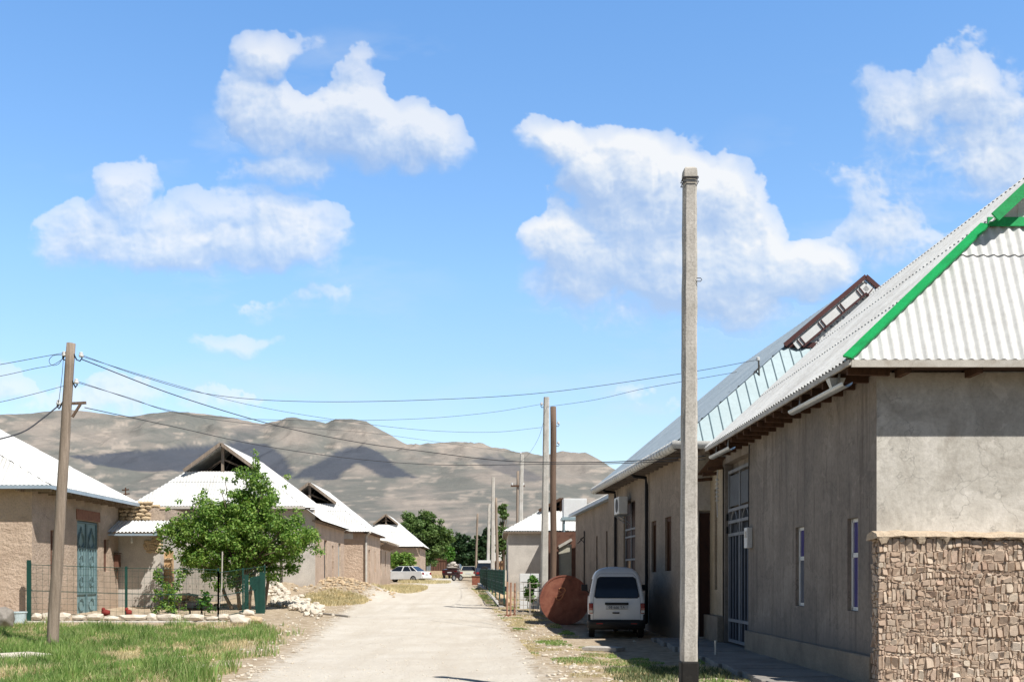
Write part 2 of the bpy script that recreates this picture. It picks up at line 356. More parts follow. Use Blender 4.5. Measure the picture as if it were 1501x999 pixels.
# ground
def groundmat(name, road):
    m, nt, b = newmat(name); v = coords(nt, 'Object')
    at = N(nt, 'ShaderNodeAttribute'); at.attribute_name = 'zones'
    sp = N(nt, 'ShaderNodeSeparateColor'); nt.links.new(at.outputs['Color'], sp.inputs[0])
    f1 = noise(nt, v, .55, 8, .6, .4); f2 = noise(nt, v, 3.5, 8, .68); f3 = noise(nt, v, 22, 6, .7)
    roadc = ramp(nt, f1, [(.3, (.58, .525, .45)), (.5, (.635, .585, .51)), (.7, (.69, .645, .575))])
    vs = coords(nt, 'Object', (1.0, .09, 1)); ft = noise(nt, vs, 1.6, 6, .6, .2)
    roadc = mixc(nt, ramp(nt, ft, [(.46, (0, 0, 0)), (.66, (.5, .5, .5))]), roadc, (.54, .48, .40))
    roadc = mixc(nt, ramp(nt, f2, [(.55, (0, 0, 0)), (.75, (.3, .3, .3))]), roadc, (.66, .61, .54))
    verge = ramp(nt, f2, [(.28, (.29, .22, .15)), (.45, (.42, .335, .24)), (.6, (.53, .44, .33)), (.75, (.60, .53, .43))])
    green = ramp(nt, f2, [(.3, (.17, .17, .07)), (.5, (.32, .29, .15)), (.7, (.56, .47, .31))])
    dark = ramp(nt, f2, [(.3, (.10, .085, .06)), (.7, (.19, .155, .11))])
    edge = mth(nt, 'ADD', sp.outputs[0], mth(nt, 'MULTIPLY', mth(nt, 'SUBTRACT', f2, .5), 1.1))
    c = mixc(nt, ramp(nt, mth(nt, 'ADD', sp.outputs[1], mth(nt, 'MULTIPLY', mth(nt, 'SUBTRACT', f2, .5), 1.2)), [(.4, (0, 0, 0)), (.62, (1, 1, 1))]), verge, green)
    c = mixc(nt, sp.outputs[2], c, dark)
    c = mixc(nt, ramp(nt, edge, [(.35, (0, 0, 0)), (.65, (1, 1, 1))]), c, roadc)
    vo = N(nt, 'ShaderNodeTexVoronoi'); vo.inputs['Scale'].default_value = 16; nt.links.new(v, vo.inputs['Vector'])
    vo2 = N(nt, 'ShaderNodeTexVoronoi'); vo2.inputs['Scale'].default_value = 6; nt.links.new(v, vo2.inputs['Vector'])
    peb = ramp(nt, vo.outputs['Distance'], [(.12, (1, 1, 1)), (.3, (0, 0, 0))])
    c = mixc(nt, mth(nt, 'MULTIPLY', peb, mth(nt, 'MULTIPLY', ramp(nt, f1, [(.45, (0, 0, 0)), (.6, (1, 1, 1))]), .3)), c, (.42, .37, .31))
    c = mixc(nt, .5, c, ramp(nt, f3, [(.25, (.82, .81, .80)), (.75, (1.14, 1.14, 1.14))]), 'MULTIPLY')
    nt.links.new(c, b.inputs['Base Color']); b.inputs['Roughness'].default_value = 1; b.inputs['Specular IOR Level'].default_value = .05
    hsum = mth(nt, 'ADD', mth(nt, 'ADD', f3, mth(nt, 'MULTIPLY', f2, 1.6)), mth(nt, 'MULTIPLY', peb, .5))
    bump(nt, b, hsum, .7, .035)
    return m
M['ground'] = groundmat('ground', False)

# ------------------------------------------------------------------ ground + road
def build_ground():
    xs = np.concatenate([[-900, -500, -300, -180, -110, -70, -50, -38, -30], np.arange(-26, 9, .2), [9, 11, 14, 18, 25, 40, 70, 120, 200, 400, 900]])
    ys = np.concatenate([[-60, -30, -10, 0, 5], np.arange(8, 62, .2), np.arange(62, 120, 1.0), np.arange(120, 220, 4.0), [230, 260, 300, 360, 440, 560, 720, 900, 1200]])
    X, Y = np.meshgrid(xs, ys); Z = ground(X, Y)
    V = np.stack([X, Y, Z], -1).reshape(-1, 3); nx, ny = len(xs), len(ys)
    idx = np.arange(nx * ny).reshape(ny, nx)
    Fc = np.stack([idx[:-1, :-1], idx[:-1, 1:], idx[1:, 1:], idx[1:, :-1]], -1).reshape(-1, 4)
    def zones(x, y):
        d = np.minimum(x - roadL(y), roadR(y) - x)
        sc_ = .35 + y * .004
        r = np.clip(.5 + d / (2 * sc_) * .5, 0, 1) * (y < 172)
        g = np.clip((-4.9 - (x - (roadL(y) - roadL(20)))) / 1.5, 0, 1) * np.clip((32.5 - y) / 2, 0, 1)
        g = np.maximum(g, .4 * np.exp(-((x - 2.9) / .9) ** 2) * np.clip((y - 10) / 3, 0, 1) * np.clip((22 - y) / 3, 0, 1))
        g = np.maximum(g, .42 * np.clip((x - roadR(y)) / .5, 0, 1) * np.clip(1.6 - (x - roadR(y)), 0, 1) * (y < 70))
        dk = np.exp(-(((x + 8.3) / 2.6) ** 2 + ((y - 53.5) / 4.5) ** 2)) * .8
        dk = np.maximum(dk, .5 * np.clip((y - 170) / 100, 0, 1)) * .6
        off = np.clip(np.maximum((13.5 - y) / 2, np.maximum((x - 5.2) / .4, 0)), 0, 1) * (y < 60)  # ground out of view, darkened to cut bounce light on the walls
        dk = np.maximum(dk, off); r = r * (1 - off)
        return r, g, dk
    r, g, dk = zones(V[:, 0], V[:, 1])
    C = np.stack([r, g, dk, np.ones_like(r)], -1).astype(np.float32)
    o = npmesh('ground', V, Fc, M['ground'], smooth=True); o['kind'] = 'structure'
    a = o.data.color_attributes.new('zones', 'FLOAT_COLOR', 'POINT'); a.data.foreach_set('color', C.ravel())
    cx = V[Fc].mean(1); d = np.minimum(cx[:, 0] - roadL(cx[:, 1]), roadR(cx[:, 1]) - cx[:, 0]) + (fbm(cx[:, 0] / .8, cx[:, 1] / .8, 3, 21) - .5) * .7
    sel = Fc[(d > 0) & (cx[:, 1] < 172) & (cx[:, 1] > -20)]
    u, inv = np.unique(sel, return_inverse=True)
    V2 = V[u].copy(); V2[:, 2] += .004
    o2 = npmesh('dirt_road', V2, inv.reshape(-1, 4), M['ground'], smooth=True); o2['kind'] = 'structure'
    a = o2.data.color_attributes.new('zones', 'FLOAT_COLOR', 'POINT'); a.data.foreach_set('color', C[u].ravel())
build_ground()

# ------------------------------------------------------------------ hills
def inpoly(px, py, poly):
    ins = np.zeros(px.shape, bool); n = len(poly)
    for i in range(n):
        x1, y1 = poly[i]; x2, y2 = poly[(i + 1) % n]
        c = ((y1 > py) != (y2 > py)) & (px < (x2 - x1) * (py - y1) / (y2 - y1 + 1e-9) + x1)
        ins ^= c
    return ins
def build_hills():
    sky = [(-900, 640), (-500, 625), (-200, 618), (0, 609), (45, 606), (100, 600), (150, 606), (190, 611), (225, 605), (262, 603), (300, 607), (345, 613), (385, 622), (405, 617), (430, 611), (455, 617), (478, 622), (492, 615), (515, 614), (537, 616), (555, 630), (575, 643), (596, 654), (615, 656), (640, 652), (660, 650), (682, 649), (705, 655), (745, 666), (790, 673), (830, 664), (858, 663), (880, 675), (900, 688), (940, 700), (1000, 715), (1100, 725), (1300, 700), (1600, 690), (2300, 640)]
    A = np.arange(-900, 2300, 3.0); Ys = np.concatenate([np.linspace(520, 1500, 50), np.linspace(1520, 2600, 90), np.linspace(2640, 3400, 8)])
    P, Yv = np.meshgrid(A, Ys)
    S = np.interp(P, [s[0] for s in sky], [s[1] for s in sky])
    # projected row of the slope at each depth
    t1 = np.clip((Yv - 520) / (1500 - 520), 0, 1); base = lerp(838, 712, t1 ** .55)
    foot = 705 + 10 * np.sin(P / 130.) + 14 * (fbm(P / 160., P * 0, 3, 40) - .5)
    base = np.where(t1 < 1, lerp(838, foot, t1 ** .6), foot)
    t2 = np.clip((Yv - 1500) / 1100, 0, 1); prof = t2 ** .8
    py = lerp(base, S, prof)
    Xw = (P - VX) / F * Yv
    # gullies and spurs running down-slope
    wx = Xw + 260 * (fbm(Xw / 420., Yv / 420., 3, 50) - .5)
    ridge = 1 - np.abs(2 * fbm(wx / 230., Yv / 700., 3, 60) - 1) * 1.6
    ridge2 = 1 - np.abs(2 * fbm(wx / 75., Yv / 190., 4, 70) - 1) * 1.4
    env = np.sin(np.pi * np.clip(t2, 0, 1)) ** .8
    py = py - (ridge - .55) * 36 * env - (ridge2 - .6) * 10 * np.clip(env + .25 * t1, 0, 1)
    py = py - (fbm(Xw / 120., Yv / 160., 4, 80) - .5) * 16 * np.clip(t1 * 1.2, 0, 1) * (1 - t2)
    back = np.clip((Yv - 2600) / 800, 0, 1); py = py + back * 60
    dome = lambda cx, cy, w, h: 0
    Z = EYE + (HY - py) / F * Yv
    V = np.stack([Xw, Yv, Z], -1).reshape(-1, 3); nx, ny = len(A), len(Ys); idx = np.arange(nx * ny).reshape(ny, nx)
    Fc = np.stack([idx[:-1, :-1], idx[:-1, 1:], idx[1:, 1:], idx[1:, :-1]], -1).reshape(-1, 4)
    cloud_shadow_polys = [([(100, 668), (170, 664), (250, 655), (310, 652), (345, 646), (392, 650), (420, 672), (432, 695), (400, 700), (330, 695), (290, 690), (200, 690), (140, 680)], 1.0),
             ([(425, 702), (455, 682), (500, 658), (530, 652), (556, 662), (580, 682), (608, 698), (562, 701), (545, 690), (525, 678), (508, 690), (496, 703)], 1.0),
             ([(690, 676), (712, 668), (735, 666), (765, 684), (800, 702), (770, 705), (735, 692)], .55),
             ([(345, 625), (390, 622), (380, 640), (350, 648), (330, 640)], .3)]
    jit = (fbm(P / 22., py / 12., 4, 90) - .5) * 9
    dark = np.zeros_like(P)  # cloud shadows on the slopes, painted into the vertex colour
    for poly, w in cloud_shadow_polys: dark = np.maximum(dark, inpoly(P + jit, py + jit * .5, poly) * w)
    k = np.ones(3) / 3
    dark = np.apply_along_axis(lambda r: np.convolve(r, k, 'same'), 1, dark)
    pink = np.clip((fbm(P / 60., py / 16., 5, 95) - .5) * 5, 0, 1)
    for (cx, cy, rx, ry) in [(525, 640, 45, 18), (530, 690, 32, 10), (430, 640, 40, 16), (740, 690, 45, 12), (840, 685, 40, 20), (150, 640, 60, 16)]:
        pink = np.maximum(pink, np.clip(1.3 - np.hypot((P - cx) / rx, (py - cy) / ry), 0, 1))
    scar = np.clip((fbm(P / 26., py / 5., 4, 99) - .6) * 9, 0, 1) * np.clip(1 - dark, 0, 1)
    # pale dirt tracks across the lower slope
    for (x0, y0, x1, y1) in [(480, 738, 760, 712), (500, 752, 740, 736), (560, 765, 700, 758), (-50, 590, 190, 660)]:
        yy = y0 + (P - x0) / (x1 - x0) * (y1 - y0); inb = (P > x0) & (P < x1)
        scar = np.maximum(scar, np.clip(1 - np.abs(py - yy) / 1.6, 0, 1) * inb * .8)
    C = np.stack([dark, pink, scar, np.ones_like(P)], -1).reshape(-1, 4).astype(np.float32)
    m, nt, b = newmat('hillside'); v = coords(nt)
    at = N(nt, 'ShaderNodeAttribute'); at.attribute_name = 'zones'; sp = N(nt, 'ShaderNodeSeparateColor'); nt.links.new(at.outputs['Color'], sp.inputs[0])
    f1 = noise(nt, v, .008, 10, .68, .8); f2 = noise(nt, v, .06, 8, .75)
    c = ramp(nt, f1, [(.3, (.12, .125, .105)), (.5, (.165, .16, .135)), (.7, (.23, .205, .175))])
    c = mixc(nt, mth(nt, 'MULTIPLY', sp.outputs[1], .62), c, (.385, .315, .26))
    c = mixc(nt, mth(nt, 'MULTIPLY', sp.outputs[2], .7), c, (.46, .38, .31))
    c = mixc(nt, mth(nt, 'MULTIPLY', sp.outputs[0], .92), c, (.028, .035, .06))  # painted cloud shadow goes into the base colour
    c = mixc(nt, .6, c, ramp(nt, f2, [(.3, (.75, .75, .75)), (.7, (1.22, 1.22, 1.22))]), 'MULTIPLY')
    c = mixc(nt, .2, c, (.29, .32, .355))  # aerial haze blended into the base colour
    nt.links.new(c, b.inputs['Base Color']); b.inputs['Roughness'].default_value = 1; b.inputs['Specular IOR Level'].default_value = 0
    bump(nt, b, mth(nt, 'ADD', f1, f2), .6, 6)
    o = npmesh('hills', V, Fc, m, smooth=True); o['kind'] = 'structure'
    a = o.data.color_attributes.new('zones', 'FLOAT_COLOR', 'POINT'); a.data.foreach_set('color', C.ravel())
build_hills()

# ------------------------------------------------------------------ roofs
def corr(mb, P0, U, V, poly, kind='wave', period=.15, amp=.024, row=1.6, samp=6):
    P0 = np.array(P0, float); U = np.array(U, float); V = np.array(V, float); U /= np.linalg.norm(U); V /= np.linalg.norm(V)
    Nn = np.cross(U, V)
    if Nn[2] < 0: Nn = -Nn
    us = [p[0] for p in poly]; u0, u1 = min(us), max(us); n = len(poly)
    def rng(u):
        lo, hi = 1e9, -1e9
        for i in range(n):
            (a, b_), (c, d) = poly[i], poly[(i + 1) % n]
            if abs(a - c) < 1e-9:
                if abs(a - u) < 1e-6: lo = min(lo, b_, d); hi = max(hi, b_, d)
            elif min(a, c) - 1e-9 <= u <= max(a, c) + 1e-9:
                vv = b_ + (u - a) / (c - a) * (d - b_); lo = min(lo, vv); hi = max(hi, vv)
        return lo, hi
    if kind == 'wave': cols = list(np.arange(u0, u1, period / samp)); 
    else:
        cols = []
        for k in np.arange(u0, u1, period): cols += [k, k + period * .36, k + period * .44, k + period * .52]
        cols = [c for c in cols if c < u1]
    cols += [u1] + [u for u in us if u0 < u < u1]; cols = sorted(set(round(c, 5) for c in cols))
    R = [rng(u) for u in cols]
    def h(u):
        if kind == 'wave': return amp * math.sin(2 * math.pi * u / period)
        f = ((u - u0) % period) / period
        return amp * max(0, 1 - abs(f - .44) / .08)
    vmax = max(p[1] for p in poly); vmin = min(p[1] for p in poly)
    r0 = vmin; k = 0
    while r0 < vmax - 1e-6:
        r1 = min(r0 + row, vmax); prev = None
        for u, (lo, hi) in zip(cols, R):
            a = max(lo, r0); b_ = min(hi, r1 + .06)
            if b_ - a > 1e-4:
                pts = []
                for vv in (a, b_):
                    q = P0 + U * u + V * vv + Nn * (h(u) + .016 * (1 - (vv - r0) / max(row, .01)) + .012)
                    pts.append(tuple(q))
                i0 = len(mb.v); mb.v += pts
                if prev is not None: mb.f.append((prev, i0, i0 + 1, prev + 1))
                prev = i0
            else: prev = None
        r0 = r1; k += 1
def dutch_roof(t, Xe, Xr, Xo, Yn, Yf, ze, zr, zo, zg, hip, zh=None, kind='wave', period=.15, amp=.024, mat=None, hipmat=None, gable='open', trim=None, trimw=.18, over=.3, samp=5, hipperiod=None, hipkind=None, row=1.6, framemat=None):
    """street eave Xe, ridge Xr, far eave Xo; the near end is a steep hip below a small gable"""
    zh = zh or ze; mat = mat or M['fibre']; hipmat = hipmat or mat; Yg = Yn + hip
    def plane(X0, Z0):
        L = math.hypot(Xr - X0, zr - Z0)
        k = L / (zr - Z0)
        vh = max(0, (zh - Z0) * k); vg = (zg - Z0) * k
        return L, vh, vg
    mb = MB()
    for X0, Z0 in ((Xe, ze), (Xo, zo)):
        L, vh, vg = plane(X0, Z0); poly = [(0, 0), (Yf - Yn, 0), (Yf - Yn, L), (hip, L), (hip, vg)]
        if vh > 0: poly.append((0, vh))
        corr(mb, (X0, Yn, Z0), (0, 1, 0), (Xr - X0, 0, zr - Z0), poly, kind, period, amp, row, samp)
        if over > 0: corr(mb, (X0, Yg - over, Z0), (0, 1, 0), (Xr - X0, 0, zr - Z0), [(0, vg + .02), (over, vg + .02), (over, L), (0, L)], kind, period, amp, row, samp)
    mb.build('roof', mat, t)
    def xat(X0, Z0, z): return X0 + (Xr - X0) * (z - Z0) / (zr - Z0)
    a0, a1 = xat(Xe, ze, zh), xat(Xo, zo, zh); g0, g1 = xat(Xe, ze, zg), xat(Xo, zo, zg)
    hb = MB(); xs_ = min(a0, a1); xe_ = max(a0, a1); gs = min(g0, g1); ge = max(g0, g1)
    Lh = math.hypot(hip, zg - zh)
    corr(hb, (xs_, Yn, zh), (1, 0, 0), (0, hip, zg - zh), [(0, 0), (xe_ - xs_, 0), (ge - xs_, Lh), (gs - xs_, Lh)], hipkind or kind, hipperiod or period, amp, row, max(samp, 6))
    hb.build('hip_end', hipmat, t)
    # gable
    if gable == 'open':
        fr = MB(); fy = Yg - over + .04
        fr.beam((Xr, Yg + .02, zg - .1), (Xr, Yg + .02, zr - .12), .13, .12)
        for gx in (g0, g1): fr.beam((gx, fy, zg + .02), (Xr, fy, zr - .04), .08, .16)
        fr.beam((min(g0, g1) + .1, Yg + .05, zg - .02), (max(g0, g1) - .1, Yg + .05, zg - .02), .1, .1)
        for sx in (-1, 1):
            fr.beam((Xr, Yg + .1, lerp(zg, zr, .45)), (Xr + sx * .9 * (zr - zg), Yg + 1.2, zg + .1), .08, .08)
        fr.build('gable_frame', framemat or M['oldwood'], t)
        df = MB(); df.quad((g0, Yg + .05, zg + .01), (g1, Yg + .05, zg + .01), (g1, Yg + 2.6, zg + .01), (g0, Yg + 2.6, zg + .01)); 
        df.quad((g0, Yg + 2.6, zg - .1), (g1, Yg + 2.6, zg - .1), (Xr + .02, Yg + 2.6, zr), (Xr - .02, Yg + 2.6, zr)); df.build('attic_shade', M['black'], t)  # black sheets stand in for the unlit depth of the attic
    else:
        gb = MB(); n_ = 14
        corr(gb, (min(g0, g1), Yg, zg), (1, 0, 0), (0, 0.001, 1), [(0, 0), (abs(g1 - g0), 0), (abs(Xr - min(g0, g1)), zr - zg)], 'rib', .18, .012, 9, 4)
        gb.build('gable_boards', M['fibrewhite'], t)
    # far gable end closed
    fg = MB(); fg.poly([(Xe, Yf - .4, ze), (Xr, Yf - .4, zr - .05), (Xo, Yf - .4, zo)]); fg.build('rear_gable', M['oldwood'], t)
    if trim:
        tb = MB()
        hiptrim = trim is M['greentrim']
        for X0, Z0, gx, ax in ((Xe, ze, g0, a0), (Xo, zo, g1, a1)):
            L = math.hypot(Xr - X0, zr - Z0); nx, nz = -(zr - Z0) / L, abs(Xr - X0) / L
            if X0 > Xr: nx = -nx
            nx = -abs(nx) if X0 < Xr else abs(nx)
            o_ = .05
            if hiptrim: tb.beam((ax + nx * o_, Yn - .03, zh + nz * o_), (gx + nx * o_, Yg - .03, zg + nz * o_), trimw, .03, up=(nx * .6, -.6, .6))
            tb.beam((gx + nx * o_, Yg - over - .02, zg + nz * o_), (Xr, Yg - over - .02, zr + .08), .035, trimw, up=(nx, 0, nz))
        tb.beam((min(g0, g1) - .02, Yg - .06, zg + .06), (max(g0, g1) + .02, Yg - .06, zg + .06), .03, .13)
        tb.build('trim', trim, t)
    return dict(g0=g0, g1=g1, Yg=Yg)

def panel(mb, o, u, n, L, z0, z1, holes=(), d=.18, z1b=None):
    """wall face starting at o, along u, outward normal n, with rectangular holes (u0,u1,za,zb) and reveals"""
    ox, oy = o; us = sorted(set([0, L] + [h for q in holes for h in q[:2]])); zs = sorted(set([z0, z1] + [h for q in holes for h in q[2:]]))
    def p(a, z, dep=0): return (ox + u[0] * a - n[0] * dep, oy + u[1] * a - n[1] * dep, z)
    for i in range(len(us) - 1):
        for j in range(len(zs) - 1):
            cu = (us[i] + us[i + 1]) / 2; cz = (zs[j] + zs[j + 1]) / 2
            if any(q[0] < cu < q[1] and q[2] < cz < q[3] for q in holes): continue
            mb.quad(p(us[i], zs[j]), p(us[i + 1], zs[j]), p(us[i + 1], zs[j + 1]), p(us[i], zs[j + 1]))
    for (a, b, c, e) in holes:
        mb.quad(p(a, c), p(a, e), p(a, e, d), p(a, c, d)); mb.quad(p(b, c), p(b, e), p(b, e, d), p(b, c, d))
        mb.quad(p(a, c), p(b, c), p(b, c, d), p(a, c, d)); mb.quad(p(a, e), p(b, e), p(b, e, d), p(a, e, d))
def eaves(t, Xe, Xw, Yn, Yw, Yf, ze, zw, Xfar, raftmat, boardmat, step=.8, front=True, zfront=None):
    """soffit boards and rafters along the street eave and across the near end"""
    s = 1 if Xw > Xe else -1
    sb = MB(); sb.quad((Xe + s * .02, Yn + .02, ze - .01), (Xe + s * .02, Yf, ze - .01), (Xw + s * .05, Yf, zw + .0), (Xw + s * .05, Yn + .02, zw + .0))
    zf = zfront or ze
    if front: sb.quad((Xw, Yn - .03, zf - .012), (Xfar, Yn - .03, zf - .012), (Xfar, Yw + .1, zf - .012), (Xw, Yw + .1, zf - .012))
    sb.build('soffit', boardmat, t)
    y = Yn + .25
    while y < Yf:
        MB().beam((Xe + s * .06, y, ze - .07), (Xw + s * .1, y, zw - .055), .07, .1).build('rafter', raftmat, t); y += step
    if front:
        x = Xw + s * .3
        while abs(x) < abs(Xfar) and abs(x - Xw) < 12:
            MB().beam((x, Yn + .06, zf - .07), (x, Yw + .1, zf - .07), .08, .11).build('rafter', raftmat, t); x += s * 1.0

# ------------------------------------------------------------------ RIGHT HOUSE 1 (large, foreground)
WX = 5.45; CY = 14.65
h1 = thing('grey_house', (WX, CY, 0), 'grey plastered house with white corrugated roof and bright green trim, nearest on the right', 'house', 'houses lining the street')
w = MB(); zt = 4.58; GY0, GY1 = 22.1, 24.4
holes = [(15.4 - CY, 15.87 - CY, 1.14, 2.56), (18.1 - CY, 18.62 - CY, 1.14, 2.56), (GY0 - CY, GY1 - CY, .1, 4.35)]
panel(w, (WX, CY), (0, 1), (-1, 0), 24.6 - CY, -.4, zt, holes, .2)
w.box(WX + .21, WX + .3, CY + .03, 24.6, -.4, zt - .01)
w.box(WX + .32, 14.0, 24.42, 24.58, -.4, zt - .02)
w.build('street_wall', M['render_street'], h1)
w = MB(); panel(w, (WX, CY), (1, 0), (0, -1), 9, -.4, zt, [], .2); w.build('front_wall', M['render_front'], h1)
w = MB(); w.box(WX - .10, WX - .002, CY + .02, GY0 - .05, -.3, .52); w.build('plinth', M['plinth'], h1, bevel=.02)
# deeper inner side of the openings
for (a, b) in ((15.4, 15.87), (18.1, 18.62)):
    fr = MB(); x = WX + .06
    fr.box(x, x + .05, a + .002, a + .075, 1.145, 2.555); fr.box(x, x + .05, b - .075, b - .002, 1.145, 2.555)
    fr.box(x, x + .05, a + .05, b - .05, 1.145, 1.2); fr.box(x, x + .05, a + .05, b - .05, 2.5, 2.555)
    fr.box(x, x + .05, a + .05, b - .05, 1.96, 2.03); fr.box(x - .012, x + .04, a + .1, a + .14, 1.2, 1.96)
    wo = fr.build('window', M['whitepaint'], h1)
    p_ = MB(); p_.box(x + .02, x + .03, a + .05, b - .05, 2.03, 2.5); p_.build('pane', M['violet'], wo)
    p_ = MB(); p_.box(x + .02, x + .03, a + .05, b - .05, 1.2, 1.96); p_.build('pane', M['violet'] if a < 16 else M['paneglass'], wo)
# gate
gx = WX + .08
def gate_parts(t):
    g = MB(); y0, y1 = GY0 + .01, GY1 - .01
    for yy in (y0, y1 - .07, (y0 + y1) / 2 - .03): g.box(gx, gx + .06, yy, yy + .07, .14, 4.18)
    for z in (.14, .62, 2.62, 2.92, 3.2, 4.1): g.box(gx - .008, gx + .052, y0 + .07, y1 - .07, z, z + .07)
    fo = g.build('gate_frame', M['steel'], t)
    b_ = MB(); b_.box(gx + .065, gx + .08, y0, y1, .12, 3.2); b_.build('backing_sheet', M['gatedark'], t)
    b_ = MB()
    for k in range(2):
        ya = lerp(y0 + .07, y1, k / 2) + .05; yb = ya + (y1 - y0) / 2 - .16; b_.box(gx + .02, gx + .045, ya, yb, 3.32, 4.05)
    b_.build('transom_panel', M['gategrey'], t, bevel=.01)
    b_ = MB(); n = 8
    for i in range(n):
        y = lerp(y0 + .16, y1 - .16, i / (n - 1)); MB().box(gx + .012, gx + .045, y - .055, y + .055, .2, 2.64).build('bar', M['gatebar'], t, bevel=.01)
    for c in (lerp(y0, y1, .27), lerp(y0, y1, .75)):
        b_ = MB()
        for s in (-1, 1):
            b_.tube([(gx + .02, c + s * .36, 2.66), (gx + .02, c + s * .33, 2.95), (gx + .02, c + s * .2, 3.12), (gx + .02, c, 3.26)], .022, 6)
        b_.build('arch_ornament', M['steel'], t)
    for z in (2.7, 3.0):
        MB().box(gx - .04, gx - .01, y1 - .06, y1 + .005, z, z + .16).build('hinge', M['black'], t); MB().box(gx - .04, gx - .01, y0 - .005, y0 + .06, z, z + .16).build('hinge', M['black'], t)
gt = thing('metal_gate', (WX, (GY0 + GY1) / 2, .1), 'dark barred metal gate with pointed arch bars and grey top panels', 'gate')
gate_parts(gt)
XE1, YN1, ZE1 = 4.90, 14.2, 4.66; XR1, ZR1 = 8.84, 8.30
r = dutch_roof(h1, XE1, XR1, 12.8, YN1, 23.95, ZE1, ZR1, ZE1, 6.78, .80, mat=M['fibre'], hipmat=M['fibrewhite'], gable='closed', trim=M['greentrim'], trimw=.15, samp=8, amp=.017, row=1.75)
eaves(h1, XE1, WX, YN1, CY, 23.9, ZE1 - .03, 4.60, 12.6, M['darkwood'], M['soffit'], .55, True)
g = MB(); g.box(XE1 + .02, 12.7, YN1 - .05, YN1 - .02, ZE1 - .10, ZE1 + .0); g.box(XE1 - .02, XE1 + .015, YN1 - .05, 23.9, ZE1 - .07, ZE1 + .005); g.build('fascia', M['fascia'], h1)
# short hanging gutters
for (ya, yb, i) in ((14.5, 17.2, 0), (21.6, 23.6, 1)):
    g = MB(); n = 9; vs = []
    for yv in (ya, yb):
        for k in range(n):
            an = math.pi + math.pi * k / (n - 1); vs.append((4.98 + .075 * math.cos(an), yv, 4.42 + .07 * math.sin(an) + (yv - ya) * .01))
    g.add(vs, [(k, k + 1, n + k + 1, n + k) for k in range(n - 1)])
    for yv in (ya + .4, yb - .4): g.beam((4.98, yv, 4.36), (5.0, yv, 4.62), .03, .012)
    g.build('hanging_gutter', M['galv'], h1)
g = MB(); g.add([(4.98 + a * .07, 15.0 + b * .05, 4.42) for a, b in ((-1, -1), (1, -1), (1, 1), (-1, 1))] + [(4.98 + a * .12, 15.0 + b * .08, 4.56) for a, b in ((-1, -1), (1, -1), (1, 1), (-1, 1))], [(0, 1, 5, 4), (1, 2, 6, 5), (2, 3, 7, 6), (3, 0, 4, 7)]); g.build('gutter_funnel', M['galv'], h1)
# meter box
mt = thing('meter_box', (WX, 21.85, 2.5), 'small pale grey electricity meter box on the wall beside the dark gate', 'meter box')
g = MB(); g.box(WX - .12, WX - .003, 21.72, 22.0, 2.28, 2.72); g.build('case', M['whitepaint'], mt, bevel=.012)
g = MB(); g.box(WX - .126, WX - .12, 21.78, 21.92, 2.5, 2.64); g.build('window', M['darkglass'], mt)
g = MB(); g.tube([(WX - .05, 21.86, 2.72), (WX - .05, 21.86, 3.6), (WX - .03, 21.9, 4.5)], .012, 6); g.build('cable', M['black'], mt)

# stone yard wall
sw = thing('stone_wall', (7.6, 14.4, 0), 'rough wall of small mud mortared stones with pale mud cap, at the right edge', 'wall')
g = MB(); g.box(5.40, 10.0, 14.3, 14.6, -.4, 2.17); g.build('mortar_core', M['mud'], sw)
g = MB(); rnd = random.Random(5)
def stone_face(g, P, nrm, dep):
    """irregular flat faced stone: polygon P (3D) pushed out by dep with a chamfered rim"""
    n_ = len(P); c = sum((Vector(p) for p in P), Vector()) / n_; nv = Vector(nrm); tilt = Vector((rnd.uniform(-1, 1), 0, rnd.uniform(-1, 1))) * .36
    r0 = [Vector(p) for p in P]; r1 = [c + (p - c) * .97 + nv * dep * .72 for p in r0]; r2 = []
    for p in r0:
        q = c + (p - c) * rnd.uniform(.76, .90); q += nv * (dep + (q - c).dot(tilt)); r2.append(q)
    g.add(r0 + r1 + r2, [(i, (i + 1) % n_, n_ + (i + 1) % n_, n_ + i) for i in range(n_)] + [(n_ + i, n_ + (i + 1) % n_, 2 * n_ + (i + 1) % n_, 2 * n_ + i) for i in range(n_)] + [tuple(2 * n_ + i for i in range(n_))])
def course_line(z, x, k): return z + .03 * math.sin(x * 2.3 + k * 1.7) + .016 * math.sin(x * 7 + k)
